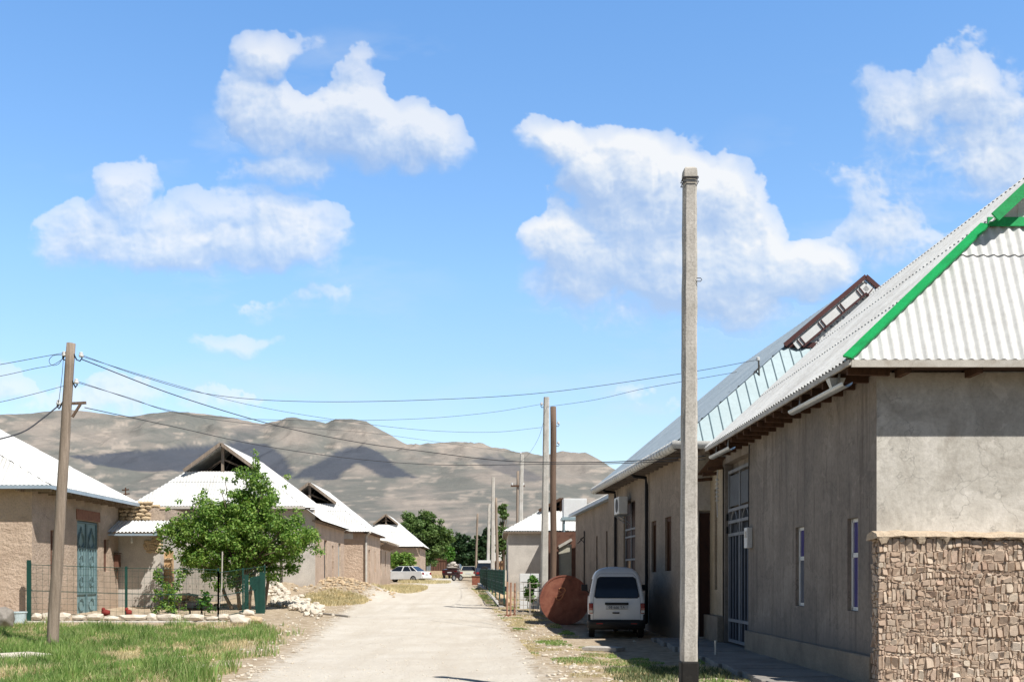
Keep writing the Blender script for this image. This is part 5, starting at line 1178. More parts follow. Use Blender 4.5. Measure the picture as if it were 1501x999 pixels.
# rubble
rb = thing('rubble_pile', (-8.8, 42, .3), 'spill of whitish broken stones on the left verge before the dirt mound', 'rubble pile'); g = MB(); rnd = random.Random(41)
for k in range(260):
    u = rnd.random(); px = lerp(396, 468, u) + rnd.gauss(0, 6); py = lerp(880, 897, u) + rnd.gauss(0, 3.5); 
    Yk = np.interp(-py, [-pyof(v) for v in (30, 34, 38, 42, 46, 50, 55)], (30, 34, 38, 42, 46, 50, 55)); X_ = PX(px, Yk); sz = rnd.uniform(.1, .34)
    g.rock((X_, Yk, gz(X_, Yk) + sz * .25 + .12 * rnd.random() * math.sin(u * 3.1)), sz, sz * .9, sz * .7, k, .25, rnd.random() * 3)
g.build('stones', M['stonewhite'], rb)
g = MB()
for k in range(420):
    a = rnd.gauss(0, 1); X_ = -8.3 + rnd.gauss(0, 1.2); Yk = 53 + rnd.gauss(0, 2.2); sz = rnd.uniform(.06, .2); g.rock((X_, Yk, gz(X_, Yk) + sz * .2), sz, sz, sz * .7, 900 + k, .25, k)
o = g.build('mound_clods', M['stonetan'], None); o['kind'] = 'stuff'; o['label'] = 'loose clods covering the brown dirt mound'; o['category'] = 'rubble'
def lie(p0, p1, w_, h_, mat, name, label, cat):
    def gp(px, py):
        Yk = float(np.interp(-py, [-pyof(v) for v in np.arange(14, 60, 1)], np.arange(14, 60, 1))); return Vector((PX(px, Yk), Yk, gz(PX(px, Yk), Yk) + h_ * .5))
    g = MB(); g.beam(gp(*p0), gp(*p1), w_, h_); tag(g.build(name, mat, None, bevel=.01), label, cat)
lie((470, 900), (512, 903), .12, .08, M['greyboard'], 'plank', 'long thin plank lying on the left verge below the rubble', 'plank')
lie((526, 864), (578, 867), .3, .14, M['concrete_white'], 'concrete_beam', 'pale concrete beam lying beyond the dirt mound', 'beam')
lie((860, 951), (910, 953), .5, .09, M['concrete'], 'kerb_stone', 'flat broken concrete slab on the ground behind the minivan', 'slab')

# ------------------------------------------------------------------ right verge: drum, slab, blocks, posts, fence
DYY = 33.0; dc = Vector((PX(828, DYY), DYY, gz(PX(828, DYY), DYY) + .80))
dm = thing('rusty_drum', (dc.x, DYY, .1), 'big round rusty steel drum end standing upright beside the minivan', 'drum')
g = MB(); g.cyl(dc + Vector((0, .45, 0)), (0, 1, 0), .80, .9, 64, .02); g.build('shell', M['rust'], dm)
g = MB(); n = 64; R1, R2 = .80, .765; vs = []
for (rr, yy) in ((.805, -.02), (.765, -.02), (.765, .004), (.805, .004)):
    for k in range(n): an = 2 * math.pi * k / n; vs.append((dc.x + rr * math.cos(an), DYY + yy, dc.z + rr * math.sin(an)))
g.add(vs, [(j * n + k, j * n + (k + 1) % n, ((j + 1) % 4) * n + (k + 1) % n, ((j + 1) % 4) * n + k) for j in range(4) for k in range(n)]); g.build('rim', M['rust'], dm)
def dp(zx, zy_): return (PX(785 + zx / 11.1, DYY), DYY - .012, PZ(840 + zy_ / 11.1, DYY))
g = MB(); g.tube([dp(*q) for q in [(420, 300), (385, 290), (385, 250), (425, 225), (470, 235), (490, 275), (465, 320), (425, 345)]], .022, 6)
g.tube([dp(*q) for q in [(465, 320), (445, 370), (420, 410), (380, 430), (345, 420), (330, 380)]], .022, 6); g.tube([dp(*q) for q in [(330, 385), (350, 370), (395, 365), (425, 345)]], .012, 6); g.build('painted_mark', M['rustpaint'], dm)
cs = thing('concrete_cover', (PX(785, 36), 36, .2), 'pale concrete cover slab propped on the verge left of the rusty drum', 'slab')
g = MB(); a0 = PT(757, 907, 36.5); g.add([PT(757, 906, 36.4), PT(790, 905.5, 36.4), PT(797, 915, 34.2), PT(770, 917, 34.2)] + [p + Vector((0, 0, -.12)) for p in [PT(757, 906, 36.4), PT(790, 905.5, 36.4), PT(797, 915, 34.2), PT(770, 917, 34.2)]], [(0, 1, 2, 3), (4, 5, 6, 7), (0, 1, 5, 4), (1, 2, 6, 5), (2, 3, 7, 6), (3, 0, 4, 7)]); g.build('slab', M['concrete_white'], cs)
g = MB(); p = PT(784, 921, 34.4); g.rock((p.x, 34.6, p.z), .6, .4, .25, 8, .2); g.rock((p.x - .35, 34.8, p.z - .02), .3, .3, .2, 9, .2); g.build('support_stones', M['stonegrey'], cs)
wb = thing('white_blocks', (PX(776, 40), 40, .4), 'stack of large white blocks behind the rusty posts', 'block stack')
z0 = PZ(892, 40); zt_ = PZ(839, 40); nr = 4
for rr in range(nr):
    g = MB(); za = lerp(z0, zt_, rr / nr); zb = lerp(z0, zt_, (rr + 1) / nr) - .028; xx = PX(762, 40); xend = PX(791, 40); c_ = 0
    split = xx + (.42 if rr % 2 else .30)
    g.box(xx, split - .012, 40, 40.6, za, zb); g.box(split + .012, xend, 40, 40.6, za, zb); g.build('block_course', M['whitepaint'], wb, bevel=.012)
for k in range(3):
    px = [743, 748, 754][k]; Y = 37.2 + k * .3; t = thing('rusty_post', (PX(px, Y), Y, hh(Y)), ['leftmost of the three rusty steel posts by the white blocks', 'middle of the three rusty steel posts by the white blocks', 'rightmost of the three rusty steel posts by the white blocks'][k], 'post', 'rusty posts beside the white blocks')
    g = MB(); g.tube([(PX(px, Y), Y, 0), (PX(px, Y) + .02, Y, PZ(852 + k, Y))], .036, 8); g.build('tube', M['paledrust'], t)
    g = MB(); g.box(PX(px, Y) - .07, PX(px, Y) + .07, Y - .07, Y + .07, hh(Y) - .1, hh(Y) + .06); g.build('base_plate', M['rust'], t)
lf = thing('lattice_fence', (PX(775, 38), 38, .2), 'low pale steel lattice panel in front of the white blocks', 'fence')
fence_run(lf, (PX(757, 37.6), 37.6, PZ(902, 37.6)), (PX(796, 37.6), 37.6, PZ(902, 37.6)), 1.25, 3, .035, True, (.95, .5, .05), M['greyboard'], .26, .3, .008)
rf = thing('green_mesh_fence', (PX(725, 55), 55, .7), 'dark green mesh fence along the right verge below the poles', 'fence')
A_ = Vector((PX(739, 43), 43, PZ(874, 43))); B_ = Vector((PX(704, 72), 72, hh(72) + .05)); fence_run(rf, A_, B_, 1.15, 9, .06, True, (.97, .5, .06), M['greenfence'], .16, .14, .010)
g = MB(); A_.z = hh(43) - .1; g.beam(A_ + Vector((-.1, 0, .0)), B_ + Vector((-.1, 0, 0)), .2, .3); g.build('kerb', M['concrete_white'], rf)
g = MB(); p = Vector((PX(699.5, 74), 74, hh(74))); t = thing('brown_box', tuple(p), 'small rusty brown crate at the far end of the green mesh fence', 'box'); g.box(p.x - .38, p.x + .38, 74, 74.6, p.z, p.z + .62); g.build('case', M['rust'], t, bevel=.02); g = MB(); g.box(p.x - .42, p.x + .42, 73.95, 74.65, p.z + .62, p.z + .68); g.build('lid', M['redbrown'], t)
# verge stones right
g = MB(); rnd = random.Random(51)
for k in range(1300):
    Yk = 14 + 50 * rnd.random() ** 1.6; xr = float(roadR(Yk)); X_ = xr + abs(rnd.gauss(0, .9)) + rnd.uniform(-.3, .3)
    if X_ > 4.0 and Yk < 27: continue
    sz = rnd.choice([.025, .03, .04, .05, .06, .08]) * rnd.uniform(.6, 1.3) * (1 if rnd.random() > .04 else 2); g.rock((X_, Yk, gz(X_, Yk) + sz * .12), sz, sz * .8, sz * .5, k, .25, k)
for k in range(750):
    Yk = 14 + 50 * rnd.random() ** 1.7; X_ = float(roadL(Yk)) - abs(rnd.gauss(0, 1.3)) + rnd.uniform(-.2, .4); sz = rnd.uniform(.03, .1) * (1 if rnd.random() > .03 else 1.8); g.rock((X_, Yk, gz(X_, Yk) + sz * .12), sz, sz * .8, sz * .5, 5000 + k, .25, k)
for k in range(900):
    Yk = 14 + 60 * rnd.random() ** 1.7; X_ = rnd.uniform(float(roadL(Yk)), float(roadR(Yk))); sz = rnd.uniform(.015, .04); g.rock((X_, Yk, gz(X_, Yk) + sz * .1 + .004), sz, sz, sz * .5, 9000 + k, .25, k)
o = g.build('gravel', M['stonewhite'], None); o['kind'] = 'stuff'; o['label'] = 'loose gravel scattered over road and verges'; o['category'] = 'gravel'
for k, (px, Y, sz) in enumerate([(733, 52, .5), (727, 56, .45), (735, 49, .55), (738, 46, .5), (741, 44, .6)]):
    X_ = PX(px, Y); g = MB(); g.rock((X_, Y, gz(X_, Y) + sz * .25), sz, sz, sz * .6, 70 + k, .2); tag(g.build('rock', M['stonegrey'] if k % 2 else M['stonetan'], None, bevel=.03), 'rough rock beside the foot of the green mesh fence', 'rock', 'rocks lining the green mesh fence')
tg = thing('marker_peg', (PX(1049, 21.5), 21.5, 0), 'thin pale peg sticking up beside the pavement by the gate', 'peg'); g = MB(); g.tube([(PX(1049, 20.5), 20.5, 0), (PX(1049, 20.5), 20.5, .38)], .02, 8); g.build('rod', M['galv'], tg); g = MB(); g.cyl((PX(1049, 20.5), 20.5, .38), (0, 0, 1), .03, .03, 8); g.build('cap', M['galv'], tg)

# ------------------------------------------------------------------ grass
def blades(name, pts, hmean, mat, label, seed, wd=.011, lean=.5):
    rg = np.random.default_rng(seed); P = np.array(pts); n = len(P); z = ground(P[:, 0], P[:, 1]); h = hmean * P[:, 2] * rg.uniform(.5, 1.3, n)
    an = rg.random(n) * 2 * np.pi; ln = rg.random(n) * lean * h; dx, dy_ = np.cos(an) * ln, np.sin(an) * ln; ta = rg.random(n) * np.pi; w_ = wd * rg.uniform(.6, 1.4, n); wx_, wy_ = np.cos(ta) * w_, np.sin(ta) * w_ * .5
    b0 = np.stack([P[:, 0] - wx_, P[:, 1] - wy_, z - .01], 1); b1 = np.stack([P[:, 0] + wx_, P[:, 1] + wy_, z - .01], 1)
    m1 = np.stack([P[:, 0] + dx * .35 + wx_ * .7, P[:, 1] + dy_ * .35 + wy_ * .7, z + h * .6], 1); m0 = np.stack([P[:, 0] + dx * .35 - wx_ * .7, P[:, 1] + dy_ * .35 - wy_ * .7, z + h * .6], 1)
    tp_ = np.stack([P[:, 0] + dx, P[:, 1] + dy_, z + h], 1); tq = tp_ + np.stack([wx_, wy_, h * 0], 1) * .15
    V = np.stack([b0, b1, m1, m0, tp_, tq], 1).reshape(-1, 3); i = np.arange(n)[:, None] * 6
    Fc = np.concatenate([i + np.array([[0, 1, 2, 3]]), i + np.array([[3, 2, 5, 4]])]); o = npmesh(name, V, Fc, mat); o['kind'] = 'stuff'; o['label'] = label; o['category'] = 'grass'; return o
rg = np.random.default_rng(5)
def scatter_left(n, thr, seed, tuft=.5, hi=False):
    Y = 14.5 + 18.5 * rg.random(n) ** 1.15; Xr = roadL(Y) - .5 + (fbm(Y / 1.3, Y * 0, 2, 8) - .5) * 1.2; X = Xr - (rg.random(n) ** .9) * (Xr + .56 * Y + 1.5).clip(1)
    f = fbm(X / .9, Y / 1.1, 4, seed, .65) ; edge = np.clip((Xr - X) / 1.6, 0, 1); ed2 = np.clip((33.2 - Y) / 2, 0, 1)
    keep = (f * 1.0 + .12 * edge > thr) & (rg.random(n) < .25 + .75 * edge * ed2); s_ = .55 + 1.0 * np.clip((f - thr) * 5, 0, 1)
    return np.stack([X, Y, s_], 1)[keep]
blades('green_grass', scatter_left(140000, .605, 61), .25, M['grass_green'], 'green grass growing on the left verge', 1, .009, .7)
blades('dry_grass', np.concatenate([scatter_left(60000, .48, 62), scatter_left(40000, .53, 61)]), .10, M['grass_dry'], 'dry straw coloured grass on the left verge', 2, .007, 1.1)
def scatter_right(n, thr, seed, y0=14, y1=62, pw=1.6):
    Y = y0 + (y1 - y0) * rg.random(n) ** pw; X = roadR(Y) + .1 + rg.random(n) * 1.7; X = np.where(Y < 21, roadR(Y) + .4 + rg.random(n) * 2.9, X)
    f = fbm(X / .7, Y / .9, 3, seed); ok = (f > thr) & (X < 4.0); return np.stack([X, Y, .5 + 2.5 * np.clip(f - thr, 0, .3)], 1)[ok]
blades('verge_weeds', scatter_right(70000, .62, 63), .06, M['grass_green'], 'low green weeds on the right verge', 3, .009, .9)
blades('verge_straw', scatter_right(60000, .54, 64), .055, M['grass_dry'], 'dry weeds on the right verge', 4, .007, 1.2)
def blob_pts(cx, cy, rx, ry, n, s_): a = rg.random(n) * 6.28; r_ = rg.random(n) ** .6; return np.stack([cx + rx * r_ * np.cos(a), cy + ry * r_ * np.sin(a), np.full(n, s_)], 1)
blades('shaded_weeds', np.concatenate([blob_pts(2.6, 17.6, .75, 1.0, 5000, 1.0), blob_pts(3.5, 17.5, .45, 1.2, 3500, .9), blob_pts(2.4, 16.4, .5, .6, 2500, 1)])[::5], .09, M['weed_shade'], 'clump of weeds around the foot of the near concrete pole', 5, .009, .9)
blades('mound_straw', np.concatenate([blob_pts(-7.5, 47, 1.6, 3, 7000, 1.1), blob_pts(-5.8, 62, 1.6, 8, 7000, 1.4), blob_pts(-6, 86, 2.2, 5, 4000, 1.6), blob_pts(-8, 130, 4, 8, 4000, 3)]), .14, M['grass_dry'], 'dry grass around the dirt mound and the sedan', 6, .014, 1.1)
# shrubs scattered up the hillside: single dark dots
# ------------------------------------------------------------------ vehicles
def wheel(t, x, y, z, r, w_, axis=(1, 0, 0)):
    g = MB(); g.cyl((x, y, z), axis, r, w_, 28, .025); o = g.build('wheel', M['rubber'], t)
    g = MB(); g.cyl(Vector((x, y, z)), axis, r * .6, w_ + .012, 20, .01); g.build('rim', M['rim'], o)
    g = MB(); g.cyl(Vector((x, y, z)), axis, r * .2, w_ + .03, 12, .006); g.build('hub_cap', M['plasticdark'], o)
def minivan():
    Yv = 27.3; cx = PX(904, Yv); z0 = gz(cx, Yv)
    t = thing('white_minivan', (cx, Yv, z0), 'small white minivan parked beside the tan house, seen from behind', 'minivan')
    t['_o'] = (0, 0, 0)
    L = 3.45
    zs = [.34, .5, .8, 1.0, 1.1, 1.25, 1.4, 1.55, 1.66, 1.76, 1.83, 1.87, 1.885]
    hw = [.69, .715, .72, .712, .70, .672, .642, .61, .575, .515, .42, .27, 0]
    wf = lambda z: float(np.interp(z, zs, hw))
    yr = lambda z: float(np.interp(z, [.3, .95, 1.08, 1.3, 1.6, 1.75, 1.85, 1.9], [.0, .0, .03, .09, .20, .27, .38, .48]))
    yf = lambda z: float(np.interp(z, [.3, .85, 1.0, 1.3, 1.6, 1.76, 1.9], [L, L - .02, L - .14, L - .42, L - .72, L - .95, L - 1.2]))
    sec = [(-wf(z), z) for z in zs] + [(wf(z), z) for z in zs[:-1][::-1]]
    n = len(sec); C = Vector((0, 0, 1.32)); rings = []
    def ring(s_, fn):
        return [(p[0] * s_, fn(C.z + (p[1] - C.z) * s_), C.z + (p[1] - C.z) * s_) for p in sec]
    for s_ in (.05, .35, .65, .9): rings.append(ring(s_, yr))
    rings.append(ring(.965, lambda z: yr(z) + .008)); rings.append(ring(.99, lambda z: yr(z) + .035))
    for q in (0.03, .2, .4, .6, .8, .97): rings.append([(p[0], lerp(yr(p[1]) , yf(p[1]), q) , p[1]) for p in sec])
    rings.append(ring(.98, lambda z: yf(z) - .02))
    for s_ in (.9, .5, .05): rings.append(ring(s_, yf))
    g = MB(); vs = [p for r_ in rings for p in r_]; m_ = len(rings)
    g.add(vs, [(i * n + k, i * n + (k + 1) % n, (i + 1) * n + (k + 1) % n, (i + 1) * n + k) for i in range(m_ - 1) for k in range(n)] + [tuple(range(n)), tuple((m_ - 1) * n + k for k in range(n))])
    body = g.build('body', M['carwhite'], t, smooth=True)
    def patch(pts_lr, mat, name, par, off=.006, fn=yr, sgn=-1):
        g = MB(); rows = []
        for z, hl in pts_lr: rows.append([(x_, fn(z) + sgn * off, z) for x_ in np.linspace(-hl, hl, 9)])
        vs = [p for r_ in rows for p in r_]; g.add(vs, [(i * 9 + k, i * 9 + k + 1, (i + 1) * 9 + k + 1, (i + 1) * 9 + k) for i in range(len(rows) - 1) for k in range(8)]); return g.build(name, mat, par, smooth=True)
    zz = np.linspace(1.075, 1.60, 14)
    def whl(z, ins=0.0):
        q = (z - 1.075) / (1.60 - 1.075); base_ = lerp(.565, .465, q); e = min(q, 1 - q) * (1.60 - 1.075); c_ = .06
        return base_ - ins - (c_ - math.sqrt(max(0, c_ * c_ - max(0, c_ - e) ** 2)) if e < c_ else 0)
    seal = patch([(lerp(1.055, 1.62, (z - 1.075) / .525), whl(z) + .022) for z in zz], M['plasticdark'], 'window_seal', t, .005)
    patch([(z, whl(z)) for z in zz], M['carglass'], 'rear_window', t, .010)
    # tailgate seam
    g = MB(); pts = []
    outline = [(-.60, .50), (-.60, 1.0), (-.585, 1.15), (-.50, 1.62), (-.42, 1.70), (.42, 1.70), (.50, 1.62), (.585, 1.15), (.60, 1.0), (.60, .50)]
    for i in range(len(outline) - 1):
        for k in range(6):
            q = k / 6; x_ = lerp(outline[i][0], outline[i + 1][0], q); z = lerp(outline[i][1], outline[i + 1][1], q); pts.append((x_, yr(z) - .004, z))
    pts.append((.60, yr(.5) - .004, .50)); g.tube(pts, .0035, 4); g.tube([(-.6, -.004, .5), (.6, -.004, .5)], .0035, 4); g.build('tailgate_seam', M['steel'], t)
    for sx in (-1, 1):
        g = MB(); g.box(min(sx * .605, sx * .712), max(sx * .605, sx * .712), -.03, .05, .66, .93); tl = g.build('taillight', M['tail'], t, bevel=.015)
        g = MB(); g.box(min(sx * .615, sx * .705), max(sx * .615, sx * .705), -.035, -.031, .68, .745); g.build('reverse_lamp', M['lampclear'], tl)
        g = MB(); g.box(min(sx * .615, sx * .705), max(sx * .615, sx * .705), -.035, -.031, .75, .80); g.build('indicator', M['amber'], tl)
    g = MB(); g.box(-.30, .30, -.028, .01, .885, .945); g.build('plate_garnish', M['plasticdark'], t, bevel=.012)
    g = MB(); g.box(-.28, .28, -.022, .01, .765, .875); pl = g.build('number_plate', M['plate'], t, bevel=.004)
    g = MB(); g.box(-.27, .27, -.0245, -.0225, .772, .776); g.box(-.27, .27, -.0245, -.0225, .864, .868); g.box(-.13, -.126, -.0245, -.0225, .776, .864); g.build('plate_border', M['ink'], pl)
    cu = bpy.data.curves.new('plate_text', 'FONT'); cu.body = '05 666 TA'; cu.size = .095; cu.align_x = 'CENTER'; cu.extrude = .001
    to = bpy.data.objects.new('plate_text', cu); me = bpy.data.meshes.new_from_object(to); bpy.data.objects.remove(to)
    me.materials.append(M['ink']); to = bpy.data.objects.new('plate_text', me); col.objects.link(to); to.parent = pl; to.location = (0, -.0255, .787); to.rotation_euler = (math.pi / 2, 0, 0)
    g = MB(); g.box(-.11, .07, -.02, .01, .655, .695); g.build('tailgate_handle', M['plasticdark'], t, bevel=.01)
    # bumper, black lower
    g = MB(); vs = []
    zb = [(.27, .0), (.30, -.05), (.36, -.085), (.44, -.085), (.485, -.06), (.495, .0)]
    xs_ = [-.74, -.72, -.66, -.4, 0, .4, .66, .72, .74]; yo = [.3, .07, .01, 0, 0, 0, .01, .07, .3]
    for x_, y_ in zip(xs_, yo):
        for z, d in zb: vs.append((x_, d + y_, z))
    k6 = len(zb); g.add(vs, [(i * k6 + k, i * k6 + k + 1, (i + 1) * k6 + k + 1, (i + 1) * k6 + k) for i in range(len(xs_) - 1) for k in range(k6 - 1)]); g.build('rear_bumper', M['plasticdark'], t, smooth=True)
    for sx in (-1, 1):
        g = MB(); g.box(min(sx * .66, sx * .735), max(sx * .66, sx * .735), .0, .28, .46, .64); g.build('corner_guard', M['plasticdark'], t, bevel=.02)
        g = MB(); g.box(min(sx * .36, sx * .52), max(sx * .36, sx * .52), -.092, -.086, .385, .415); g.build('reflector', M['tail'], t)
    g = MB(); g.box(-.62, .62, .25, 3.2, .22, .36); g.tube([(-.55, .75, .27), (.55, .75, .27)], .045, 8); g.cyl((0, .75, .27), (0, 1, 0), .11, .16, 14, .03); g.tube([(.32, -.03, .24), (.32, .5, .24)], .024, 8); g.build('underbody', M['black'], t)
    for sx in (-1, 1):
        for yy in (.58, 2.55): wheel(t, sx * .635, yy, .28, .28, .155)
        # side windows
        for (ya, yb) in ((.42, 1.15), (1.22, 1.95), (2.0, 2.55)):
            g = MB(); q = [1.1, 1.2, 1.35, 1.5, 1.56]; vs = []
            for z in q: vs += [(sx * (wf(z) + .006), ya + max(0, yr(z) - .05) * (1 if ya < .5 else 0), z), (sx * (wf(z) + .006), yb - (max(0, z - 1.1) * .55 if yb > 2.5 else 0), z)]
            g.add(vs, [(2 * i, 2 * i + 1, 2 * i + 3, 2 * i + 2) for i in range(len(q) - 1)]); g.build('side_window', M['carglass'], t)
        g = MB(); g.box(min(sx * .72, sx * .90), max(sx * .72, sx * .90), 2.6, 2.68, 1.22, 1.40); mo = g.build('side_mirror', M['plasticdark'], t, bevel=.02)
        g = MB(); g.tube([(sx * .66, 2.66, 1.15), (sx * .8, 2.64, 1.25)], .015, 6); g.build('mirror_arm', M['plasticdark'], mo)
        g = MB(); g.box(min(sx * .717, sx * .735), max(sx * .717, sx * .735), .95, 2.2, .36, .42); g.build('side_strip', M['plasticdark'], t)
    zz2 = np.linspace(1.06, 1.6, 8); patch([(z, lerp(.60, .47, (z - 1.06) / .54)) for z in zz2], M['carglass'], 'windscreen', t, .01, yf, 1)
    for c in kids(t): c.pop('_o', None)
    t.rotation_euler = (0, 0, math.radians(-4.6)); t.scale = (1.04, 1.04, 1.02)
    return t
minivan()

def car(name, label, cat, loc, rz, prof, cabin, W, mat, wheels, r=.3, group=None, lights='tail', cab_glass=True):
    """prof: side outline (x fwd, z) of the lower body; cabin: bottom/top outline for the greenhouse"""
    t = thing(name, loc, label, cat, group, rz); t['_o'] = (0, 0, 0)
    hwid = W / 2; g = MB(); n = len(prof); ys_ = [(-hwid, .0), (-hwid + .0, 0), (-hwid + .05, .03), (hwid - .05, .03), (hwid, 0)]
    cxm = sum(p[0] for p in prof) / n; czm = sum(p[1] for p in prof) / n; vs = []
    for y_, gr in ((-hwid, -.04), (-hwid + .06, 0), (hwid - .06, 0), (hwid, -.04)):
        for (x_, z) in prof: d = Vector((x_ - cxm, z - czm)); k = 1 + gr / max(.3, d.length); vs.append((cxm + d.x * k, y_, czm + d.y * k))
    g.add(vs, [(i * n + k, i * n + (k + 1) % n, (i + 1) * n + (k + 1) % n, (i + 1) * n + k) for i in range(3) for k in range(n)] + [tuple(range(n)), tuple(3 * n + k for k in range(n))]); g.build('body', mat, t)
    (b0, b1, zb), (t0, t1, zt_) = cabin; wb_, wt_ = hwid - .07, hwid - .24
    B = lambda x_, s_: Vector((x_, s_ * wb_, zb)); T = lambda x_, s_: Vector((x_, s_ * wt_, zt_))
    g = MB(); 
    g.add([B(b0, -1), B(b1, -1), B(b1, 1), B(b0, 1), T(t0, -1), T(t1, -1), T(t1, 1), T(t0, 1)], [(0, 1, 5, 4), (1, 2, 6, 5), (2, 3, 7, 6), (3, 0, 4, 7), (4, 5, 6, 7)]); g.build('cabin', mat, t, bevel=.05)
    def quadw(a, b_, c, d, nm, ins=.12, off=.012):
        c0 = (a + b_ + c + d) / 4; nn = (b_ - a).cross(d - a).normalized()
        if nn.dot(c0 - Vector(((b0 + b1) / 2, 0, (zb + zt_) / 2))) < 0: nn = -nn
        g = MB(); g.poly([c0 + (p - c0) * (1 - ins) + nn * off for p in (a, b_, c, d)]); g.build(nm, M['carglass'], t)
    quadw(B(b1, -1), B(b1, 1), T(t1, 1), T(t1, -1), 'windscreen'); quadw(B(b0, -1), B(b0, 1), T(t0, 1), T(t0, -1), 'rear_window')
    for s_ in (-1, 1):
        cuts = [0, .46, .8, 1] if b1 - b0 > 2 else [0, .5, 1]
        for k in range(len(cuts) - 1):
            q0, q1 = cuts[len(cuts) - 2 - k], cuts[len(cuts) - 1 - k]; q0, q1 = 1 - q1, 1 - q0
            a, b_, c, d = B(lerp(b0, b1, q0), s_), B(lerp(b0, b1, q1), s_), T(lerp(t0, t1, q1), s_), T(lerp(t0, t1, q0), s_); quadw(a, b_, c, d, 'side_window', .14)
        for xw in wheels:
            wheel(t, xw, s_ * (hwid - .07), r, r, .18, (0, 1, 0))
    x0 = min(p[0] for p in prof); x1 = max(p[0] for p in prof)
    for s_ in (-1, 1):
        g = MB(); g.box(x0 + .0, x0 + .12, min(s_ * (hwid - .32), s_ * (hwid - .03)), max(s_ * (hwid - .32), s_ * (hwid - .03)), .66, .84); g.build('taillight', M['tail'], t)
        g = MB(); g.box(x1 - .13, x1 - .01, min(s_ * (hwid - .34), s_ * (hwid - .03)), max(s_ * (hwid - .34), s_ * (hwid - .03)), .6, .74); g.build('headlight', M['lampclear'], t)
        g = MB(); g.box(b1 - .3, b1 - .18, min(s_ * hwid, s_ * (hwid + .15)), max(s_ * hwid, s_ * (hwid + .15)), zb, zb + .13); g.build('side_mirror', mat, t)
    MB().box(x0 - .06, x0 + .05, -hwid + .04, hwid - .04, .34, .56).build('rear_bumper', mat, t, bevel=.03); MB().box(x1 - .05, x1 + .06, -hwid + .04, hwid - .04, .32, .52).build('front_bumper', mat, t, bevel=.03)
    g = MB(); g.box(x0 - .012, x0 - .005, -.25, .25, .62, .73); g.build('number_plate', M['plate'], t)
    for c in kids(t): c.pop('_o', None)
    return t
sed = [(-2.2, .35), (-1.75, .28), (1.8, .25), (2.2, .32), (2.22, .62), (2.0, .76), (.95, .92), (-1.5, .95), (-2.15, .92), (-2.24, .7)]
car('white_sedan', 'white four door sedan parked at the left roadside, nose toward the houses', 'car', (PX(592, 88), 88, gz(PX(592, 88), 88)), math.radians(180 - 24), sed, ((-1.72, 1.05, .92), (-1.05, .25, 1.38)), 1.66, M['carwhite'], (-1.35, 1.28), .29, 'cars parked far along the street')
hat = [(-1.9, .35), (-1.5, .28), (1.6, .25), (1.95, .32), (1.97, .62), (1.8, .78), (.95, .93), (-1.6, .96), (-1.93, .9), (-1.98, .6)]
car('pale_hatchback', 'cream hatchback seen from behind beside the green mesh fence', 'car', (PX(687, 104), 104, gz(PX(687, 104), 104)), math.radians(90), hat, ((-1.85, 1.0, .94), (-1.5, .3, 1.42)), 1.72, M['carbeige'], (-1.2, 1.2), .28, 'cars parked far along the street')
jeep = [(-1.9, .45), (1.8, .45), (1.95, .6), (1.95, 1.05), (.7, 1.15), (-1.9, 1.2), (-2.0, .8)]
jp = car('dark_blue_jeep', 'dark blue jeep with white roof and rear spare wheel near the distant poles', 'car', (PX(711, 92), 92, gz(PX(711, 92), 92)), math.radians(92), jeep, ((-1.9, .7, 1.18), (-1.8, .35, 1.78)), 1.7, M['carblue'], (-1.15, 1.2), .36, 'cars parked far along the street')
g = MB(); g.box(-1.88, .42, -.66, .66, 1.79, 1.87); g.box(-1.88, -1.8, -.66, .66, 1.62, 1.79); o = g.build('roof', M['whitepaint'], None, bevel=.03); o.parent = jp
g = MB(); g.cyl((-2.1, .1, 1.0), (1, 0, 0), .36, .2, 24, .04); o = g.build('spare_wheel', M['rubber'], None); o.parent = jp
pk = [(-2.3, .5), (2.1, .5), (2.3, .6), (2.3, 1.0), (1.2, 1.12), (.2, 1.15), (-2.3, 1.0)]
p_ = car('maroon_pickup', 'maroon pickup carrying a pale sack load at the street end', 'pickup', (PX(665, 122), 122, gz(PX(665, 122), 122)), math.radians(80), pk, ((-.2, 1.3, 1.12), (0, .9, 1.72)), 1.8, M['carmaroon'], (-1.4, 1.45), .36, 'cars parked far along the street')
sk = thing('sack_load', (PX(664, 120.8), 120.8, 2.6), 'pale bulging sack load piled on the maroon pickup', 'load'); g = MB()
for k, (dx_, dz_, w_) in enumerate([(0, 0, 1.5), (-.3, .3, .8), (.35, .25, .7), (0, .5, .7)]): g.rock((PX(664, 120.8) + dx_, 120.8, hh(121) + 1.25 + dz_), w_, 1.0, .45, 200 + k, .3)
g.build('sacks', M['limewall'], sk)
# handcart / motorbike silhouette
mc = thing('motorcycle', (PX(670, 97), 97, gz(PX(670, 97), 97)), 'small dark red motorcycle parked left of the cream hatchback', 'motorcycle')
bx_, bz_ = PX(670, 97), gz(PX(670, 97), 97)
for dy_, nm in ((-.6, 0), (.6, 0)):
    g = MB(); g.cyl((bx_ + dy_ * .5, 97 + dy_ * .5, bz_ + .29), (.7, -.7, 0), .29, .09, 24, .02); wo = g.build('wheel', M['rubber'], mc)
    g = MB(); g.cyl((bx_ + dy_ * .5, 97 + dy_ * .5, bz_ + .29), (.7, -.7, 0), .17, .1, 16, .01); g.build('rim', M['rim'], wo)
g = MB(); g.beam((bx_ - .2, 96.8, bz_ + .45), (bx_ + .2, 97.2, bz_ + .5), .22, .3); g.rock((bx_ + .1, 97.1, bz_ + .75), .4, .3, .25, 3, .05); g.build('frame', M['carmaroon'], mc)
g = MB(); g.beam((bx_ - .35, 96.65, bz_ + .78), (bx_, 97, bz_ + .8), .2, .08); g.build('seat', M['black'], mc)
